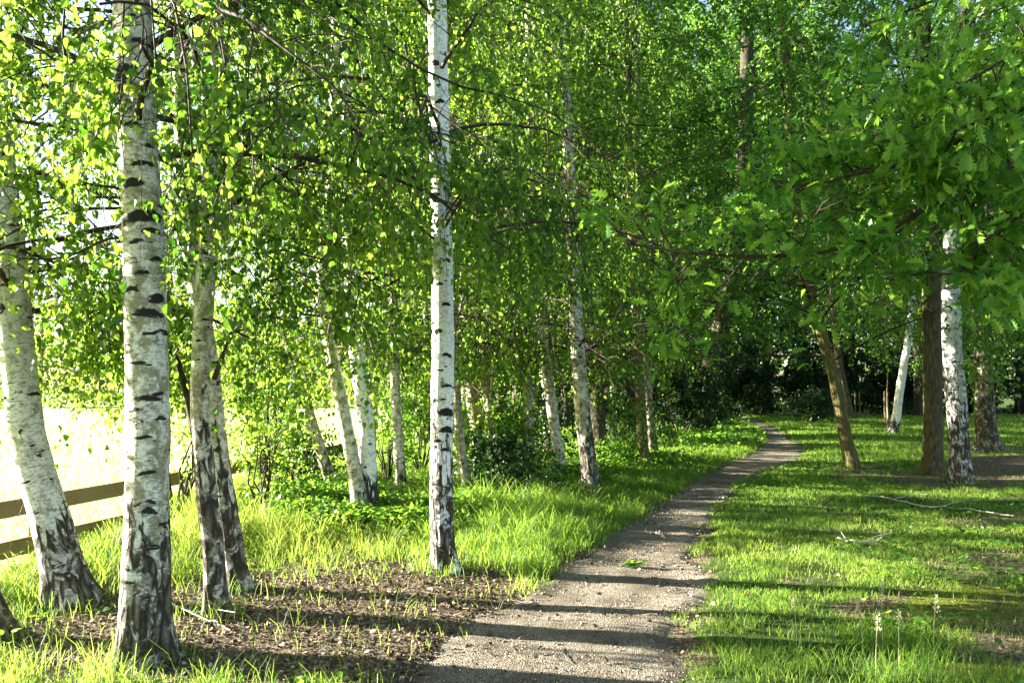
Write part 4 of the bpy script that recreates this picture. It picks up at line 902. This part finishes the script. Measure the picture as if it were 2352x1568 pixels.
GP, GH, GWd, GL, GT_ = [], [], [], [], []
TP, TH, TW, TL, TT = [], [], [], [], []
for (y0, y1, dens) in [(3.2, 5, 5200), (5, 7, 4200), (7, 10, 3000), (10, 14, 1700), (14, 20, 900), (20, 30, 420), (30, 48, 170)]:
    x, y = sample(y0, y1, dens)
    px, py = proj(x, y)
    xl, xr = path_edges(y)
    soil, moss = masks(x, y)
    nz = fbm(x * .9, y * .9, 21.0); nf = fbm(x * 4, y * 4, 31.0)
    dl = xl - x; dr = x - xr
    ew = .10 + (nf - .5) * .42
    onL = dl > -.02 + ew * .6; onR = dr > -.04 + ew * .6
    e_in = np.where(onL, dl, dr)
    dfac = y / 6
    # ---- density
    p = np.zeros_like(x)
    p = np.where(onR, np.clip(1.05 - 1.05 * soil, 0.03, 1) * (.62 + .6 * nz), p)
    p = np.where(onL, np.clip(1.1 - 1.12 * soil, .03, 1) * (.55 + .7 * nz), p)
    p = p * np.clip(1 - .8 * moss, .1, 1) * np.where(e_in < .3, .8 + .67 * e_in, 1)
    p = p * (1 - .9 * np.clip(ellipse(px, py, 820, 1165, 210, 42) * 1.3, 0, 1))
    p = p * np.where(onR, np.clip((fbm(x * 2.6, y * 2.6, 51.0) - .30) * 3.4, .18, 1.15), 1)
    inp = (~onL) & (~onR)
    p = np.where(inp, np.clip(1 - np.minimum(-dl, -dr) / .30, 0, 1) * .75 * (vn(x * 3.3, y * 3.3, 91.0) > .62), p)
    fieldside = x < -4.9 - .12 * np.clip(y - 6, 0, 6)
    p = np.where(fieldside, 0, p)
    ok = GR.random(len(x)) < p
    x, y, px, py, nz, nf, onL, onR, e_in, soil = (a[ok] for a in (x, y, px, py, nz, nf, onL, onR, e_in, soil))
    # ---- height
    cl = np.clip((vn(x * 7.5, y * 7.5, 77.0) - .45) * 2.2, 0, 1)
    h = np.where(onR, .035 + .035 * nz + .11 * cl * np.clip(nf - .2, 0, 1), .06 + .05 * nz + .12 * cl)
    tallL = ellipse(px, py, 1200, 1215, 190, 90) * .30 + ellipse(px, py, 620, 1240, 280, 50) * .26 + ellipse(px, py, 150, 1300, 230, 60) * .22 + ellipse(px, py, 1050, 1150, 260, 40) * .22 \
        + ellipse(px, py, 150, 1540, 220, 60) * .17 + ellipse(px, py, 780, 1500, 260, 60) * .05 + ellipse(px, py, 430, 1230, 120, 60) * .25
    tallR = ellipse(px, py, 2120, 1540, 320, 70) * .16 + ellipse(px, py, 1720, 1230, 90, 20) * .05 + ellipse(px, py, 2030, 1045, 160, 16) * .16
    far = np.clip((y - 20) / 20, 0, 1) * .08
    h = h + np.where(onL, tallL * .72, tallR) * (.35 + .75 * GR.random(len(x))) * (.55 + .75 * cl) + far
    h = h * np.where(e_in < .25, .6 + 1.6 * e_in, 1) * (.55 + .7 * GR.random(len(x)))
    w = (.0026 + .0022 * GR.random(len(x))) * np.maximum(1, y / 5.5) * np.where(h > .2, 1.15, 1)
    dry = ellipse(px, py, 640, 1250, 300, 50) * .7 + ellipse(px, py, 60, 1300, 160, 60) * .45 + ellipse(px, py, 1850, 1310, 260, 60) * .25 + ellipse(px, py, 1930, 1250, 200, 22) * .35 + ellipse(px, py, 2080, 1200, 260, 30) * .2
    t = np.clip(.36 + .35 * (nz - .5) + .16 * GR.normal(size=len(x)) + dry * GR.random(len(x)) * 1.3 + .25 * (GR.random(len(x)) < .08) + .22 * soil + .4 * np.clip(.5 - nf, 0, 1) * onR, 0, 1)
    P_ = np.stack([x, y, hgt(x, y) - .006], -1)
    GP.append(P_); GH.append(h); GWd.append(w); GL.append(.25 + .9 * GR.random(len(x))); GT_.append(t)
for bx_, by_, br_ in BASES:
    if by_ > 17: continue
    n_ = int(170 if by_ < 8 else 120); a = GR.random(n_) * 6.28; rr = br_ * (1.15 + 1.3 * GR.random(n_) ** 1.6) + .02
    keep = vn(np.cos(a) * 2.5 + bx_ * 7, np.sin(a) * 2.5, by_ * 3) > .42
    x = (bx_ + np.cos(a) * rr)[keep]; y = (by_ + np.sin(a) * rr)[keep]; n_ = len(x)
    GP.append(np.stack([x, y, hgt(x, y) - .006], -1)); GH.append(.06 + .16 * GR.random(n_) ** 1.5); GWd.append((.003 + .002 * GR.random(n_)) * max(1, by_ / 6)); GL.append(.3 + .9 * GR.random(n_)); GT_.append(np.clip(GR.normal(.42, .2, n_), 0, 1))
P_, h, w, ln_, t = map(np.concatenate, (GP, GH, GWd, GL, GT_))
V, Q, Tt, tn = blades(P_, h, w, ln_, t)
tag(obj('grass', mesh('grass', V, [Q, Tt], M['grass'], attrs={'tint': ('FACE', 'FLOAT', tn)}, smooth=False)), 'sunlit green grass on both sides of the path', 'grass', kind='stuff')
NG = len(P_)
# field beyond the fence
FP = []
for (x0, x1, y0, y1, dens) in [(-14, -5.2, 4, 16, 420), (-40, -5.4, 16, 40, 80), (-26, -14, 6, 16, 120), (-100, -4, 40, 75, 10)]:
    n_ = int((x1 - x0) * (y1 - y0) * dens); x = x0 + (x1 - x0) * GR.random(n_); y = y0 + (y1 - y0) * GR.random(n_)
    ok = (x < -5.15 - .12 * np.clip(y - 6, 0, 6)) & (np.abs(x) < y * .85 + 4); FP.append(np.stack([x[ok], y[ok], hgt(x[ok], y[ok]) - .01], -1))
P_ = np.concatenate(FP); dd_ = np.hypot(P_[:, 0], P_[:, 1])
h = (.16 + .14 * vn(P_[:, 0] * .3, P_[:, 1] * .3)) * (.6 + .6 * GR.random(len(P_))) * np.maximum(1, dd_ / 22) ** .5
V, Q, Tt, tn = blades(P_, h, .007 * np.maximum(1, dd_ / 8), .3 + .6 * GR.random(len(P_)), np.clip(.6 + .22 * GR.normal(size=len(P_)), 0, 1))
tag(obj('field_grass', mesh('field_grass', V, [Q, Tt], M['field'], attrs={'tint': ('FACE', 'FLOAT', tn)}, smooth=False)), 'meadow grass beyond the fence, burnt-out glare put into its pale colour', 'meadow', kind='stuff')

# leafy ground cover under the trees
CP = []
for (cx, cy, rx, ry, n_) in [(820, 1165, 190, 40, 9000), (720, 1215, 130, 25, 2600), (930, 1200, 110, 30, 2600), (1110, 1165, 120, 26, 2600), (1440, 1068, 130, 16, 3600), (1250, 1110, 90, 16, 2200), (1330, 1105, 60, 12, 1000), (1650, 1000, 110, 30, 5000)]:
    a = GR.normal(size=(n_, 2)) * .55; px = cx + a[:, 0] * rx; py = cy + a[:, 1] * ry
    q = np.array([gd(i_, j_) for i_, j_ in zip(px, np.maximum(py, 940))])
    xl, xr = path_edges(q[:, 1]); ok = q[:, 0] < xl - .15
    CP.append(q[ok])
q = np.concatenate(CP); N = len(q)
q[:, 2] = hgt(q[:, 0], q[:, 1]) + (.05 + .32 * fbm(q[:, 0] * 1.7, q[:, 1] * 1.7, 2.0)) * GR.random(N) ** .6
A = GR.normal(size=(N, 3)) * np.array([1, 1, .3]); Nn = GR.normal(size=(N, 3)) * .45 + np.array([0, 0, 1.])
tag(obj('ground_cover', leaves_mesh('ground_cover', q, A, Nn, (.05 + .035 * GR.random(N)) * np.maximum(1, q[:, 1] / 13), np.clip(GR.normal(.45, .25, N), 0, 1), LEAF_FAR, M['bush_leaf'], (0, 0, 0))), 'low leafy weeds carpeting the ground under the birches', 'ground cover', kind='stuff')

x, y = sample(3.6, 16, 15); xl, xr = path_edges(y); so_, _m = masks(x, y); ok = (GR.random(len(x)) < 1 - .8 * so_) & (vn(x * .8, y * .8, 13.0) > .45) & (((x < xl - .1) & (x > -4.3)) | (x > xr + .1)) & (x > -4.3); x, y = x[ok], y[ok]
k_ = 7; x = np.repeat(x, k_); y = np.repeat(y, k_); N = len(x); a = np.tile(np.arange(k_) * 2.4, N // k_) + GR.random(N); rr = .02 + .06 * GR.random(N)
hw_ = np.repeat(.03 + .09 * GR.random(N // k_), k_)
q = np.stack([x + np.cos(a) * rr, y + np.sin(a) * rr, hgt(x, y) + hw_ * (.4 + .6 * GR.random(N))], -1)
A = np.stack([np.cos(a), np.sin(a), .15 + .4 * GR.random(N)], -1); Nn = GR.normal(size=(N, 3)) * .3 + np.array([0, 0, 1.])
tag(obj('broadleaf_weeds', leaves_mesh('broadleaf_weeds', q, A, Nn, .028 + .04 * GR.random(N), np.clip(GR.normal(.5, .25, N), 0, 1), LEAF_NEAR, M['bush_leaf'], (0, 0, 0))), 'small broad leaved weeds sprinkled through the grass', 'weeds', kind='stuff')

# dead leaves on bare earth, and a few on path and lawn
x, y = sample(3.3, 9.5, 6000)
soil, moss = masks(x, y); xl, xr = path_edges(y)
onp = (x > xl) & (x < xr)
ok = GR.random(len(x)) < np.where(onp, .022 + .06 * np.clip(1 - np.minimum(x - xl, xr - x) / .25, 0, 1), np.clip(soil, .02, 1) * np.where(x > xr, .05, .30))
x, y = x[ok], y[ok]; N = len(x)
onp = onp[ok]
P_ = np.stack([x, y, hgt(x, y) + np.where(onp, .026, .006) + .012 * GR.random(N)], -1)
A = GR.normal(size=(N, 3)) * np.array([1, 1, .35]); Nn = GR.normal(size=(N, 3)) * .45 + np.array([0, 0, 1.])
tag(obj('leaf_litter', leaves_mesh('leaf_litter', P_, A, Nn, (.009 + .036 * GR.random(N) ** 2.5), GR.random(N), LEAF_NEAR, M['litter'], (0, 0, 0))), 'brown dead leaves scattered on the bare earth', 'leaf litter', kind='stuff')
# bits of twig in the litter
x, y = sample(3.4, 10, 260); soil, moss = masks(x, y); xl, xr = path_edges(y); onp = (x > xl) & (x < xr)
ok = GR.random(len(x)) < np.where(onp, .012, np.where(x > xr, .012, np.clip(soil, .03, 1) * .26))
x, y, onp = x[ok], y[ok], onp[ok]; N = len(x)
a = GR.random(N) * 6.28; L_ = .04 + .22 * GR.random(N) ** 2.5; s_ = np.linspace(-.5, .5, 5)
cx_ = x[:, None] + np.cos(a)[:, None] * s_ * L_[:, None] + GR.normal(size=(N, 5)) * .012 * L_[:, None] * 4; cy_ = y[:, None] + np.sin(a)[:, None] * s_ * L_[:, None] + GR.normal(size=(N, 5)) * .012 * L_[:, None] * 4
P_ = np.stack([cx_, cy_, hgt(cx_, cy_) + np.where(onp, .03, .012)[:, None] + .03 * GR.random((N, 1)) * s_ * 2], -1)
V, Q = tubes(P_, np.repeat((0.0012 + .0018 * GR.random(N))[:, None], 5, 1), 4)
tag(obj('twig_litter', mesh('twig_litter', V, [Q], M['stake'])), 'dry broken twigs strewn over the bare earth', 'twig litter', kind='stuff')
# small stones of the path
x, y = sample(3.4, 13, 1500); xl, xr = path_edges(y); ok = (x > xl - .05) & (x < xr + .05) & (GR.random(len(x)) < .6)
x, y = x[ok], y[ok]; N = len(x); r = (.0022 + .006 * GR.random(N) ** 4) * np.maximum(1, y / 7)
oct_ = np.array([(1, 0, 0), (0, 1, 0), (-1, 0, 0), (0, -1, 0), (0, 0, .8), (0, 0, -.8)], float)
fo = np.array([(0, 1, 4), (1, 2, 4), (2, 3, 4), (3, 0, 4), (1, 0, 5), (2, 1, 5), (3, 2, 5), (0, 3, 5)])
P_ = np.stack([x, y, hgt(x, y) + .027], -1)
V = (P_[:, None] + oct_[None] * r[:, None, None] * (.7 + .6 * GR.random((N, 6, 1)))).reshape(-1, 3)
n = NT('pebble'); M['pebble'] = n.done(n.bsdf(n.ramp(n.attr('tint'), [(0, (.10, .075, .055)), (.6, (.27, .22, .17)), (1, (.5, .45, .38))]), .9, .15))
tag(obj('gravel', mesh('gravel', V, [(np.arange(N)[:, None, None] * 6 + fo[None]).reshape(-1, 3)], M['pebble'], attrs={'tint': ('FACE', 'FLOAT', np.repeat(GR.random(N), 8))})), 'small stones loose on the path', 'gravel', kind='stuff')

# flowering grass stalks
def seed_stalk(q, h, label, seed, group, fat=1.0):
    rng = np.random.default_rng(seed); q = np.array([q[0], q[1], float(hgt(q[0], q[1]))])
    e = empty('grass_stalk', q, label, 'grass stalk', group)
    b = rng.normal(size=2) * .09 * h; s = np.linspace(0, 1, 7)
    ln = q + np.stack([b[0] * s ** 2, b[1] * s ** 2, h * s], -1)
    V, Q = tubes(ln[None], np.linspace(.0022, .0012, 7)[None], 4); obj('stalk', mesh('stalk', V, [Q], M['seed'], q), e)
    n_ = 60; u = rng.random(n_); rr = .02 * fat * (1 - u * .75) * np.sqrt(rng.random(n_)); a = rng.random(n_) * 6.28
    P_ = ln[-1] + np.stack([rr * np.cos(a), rr * np.sin(a), -.10 * (1 - u) + .02], -1)
    A = np.stack([np.cos(a) * .5, np.sin(a) * .5, np.full(n_, .9)], -1)
    obj('seed_head', leaves_mesh('seed_head', P_, A, rng.normal(size=(n_, 3)), np.full(n_, .011), rng.random(n_), LEAF_FAR, M['seed'], q), e)
labs = ['whitish grass seed head, tallest at the middle of the right foreground', 'small whitish seed head just left of the tallest one on the right', 'whitish seed head farthest right in the lower right grass',
        'pale seed head low in the lower right grass, left of centre', 'pale seed head close to the bottom edge in the right foreground', 'thin pale seed head near the path in the right foreground']
for k, (px, py, h) in enumerate([(2028, 1500, .42), (1983, 1510, .32), (2145, 1520, .36), (2066, 1560, .34), (2012, 1572, .36), (1830, 1480, .26)]):
    seed_stalk(gd(px, py), h, labs[k], 400 + k, 'seed heads in the lower right grass', 1.0)
labs = ['feathery seed head beside the pale leaning birch foot', 'tall feathery seed head left of the stout birch', 'seed head at the left edge before the fence', 'pale seed head in tall grass behind the crossing pair', 'seed head nearest the slim leaning birch in tall grass']
for k, (x, y, h) in enumerate([(-3.9, 6.6, .75), (-3.35, 6.5, .8), (-4.35, 6.7, .85), (-2.6, 8.3, .7), (-2.35, 8.8, .65)]):
    seed_stalk((x, y), h, labs[k], 420 + k, 'seed heads in the tall grass by the fence', 1.2)

# ------------------------------------------------------------------ light, sky, camera
w = bpy.data.worlds.new('World'); S.world = w; w.use_nodes = True
nt = w.node_tree; bg = nt.nodes['Background']
sky = nt.nodes.new('ShaderNodeTexSky'); sky.sky_type = 'NISHITA'; sky.sun_disc = False
sky.sun_elevation = EL; sky.sun_rotation = AZ % (2 * math.pi); sky.air_density = 1.0; sky.dust_density = 1.5; sky.ozone_density = 1.0
nt.links.new(sky.outputs[0], bg.inputs[0]); bg.inputs[1].default_value = .05
sl = bpy.data.lights.new('sun', 'SUN'); sl.energy = 5; sl.angle = math.radians(.5); sl.color = (1, .93, .80)
so = bpy.data.objects.new('sun', sl); COL.objects.link(so)
so.rotation_euler = Vector((-math.sin(AZ) * math.cos(EL), -math.cos(AZ) * math.cos(EL), -math.sin(EL))).to_track_quat('-Z', 'Y').to_euler()
cam = bpy.data.cameras.new('camera'); co = bpy.data.objects.new('camera', cam); COL.objects.link(co)
cam.lens = LENS; cam.sensor_width = 36; cam.clip_end = 3000; cam.clip_start = .05
co.location = (0, 0, CAM_H); co.rotation_euler = (math.pi / 2 + PITCH, 0, 0)
S.camera = co
S.view_settings.view_transform = 'Standard'; S.view_settings.look = 'None'; S.view_settings.exposure = 3.52; S.view_settings.gamma = 1
c = S.cycles
c.max_bounces = 8; c.diffuse_bounces = 4; c.glossy_bounces = 2; c.transmission_bounces = 5; c.transparent_max_bounces = 4
c.caustics_reflective = False; c.caustics_refractive = False; c.sample_clamp_indirect = 6
c.use_denoising = True
print('built in %.1f s, blades %d, objects %d' % (time.time() - T0_, NG, len(bpy.data.objects)))
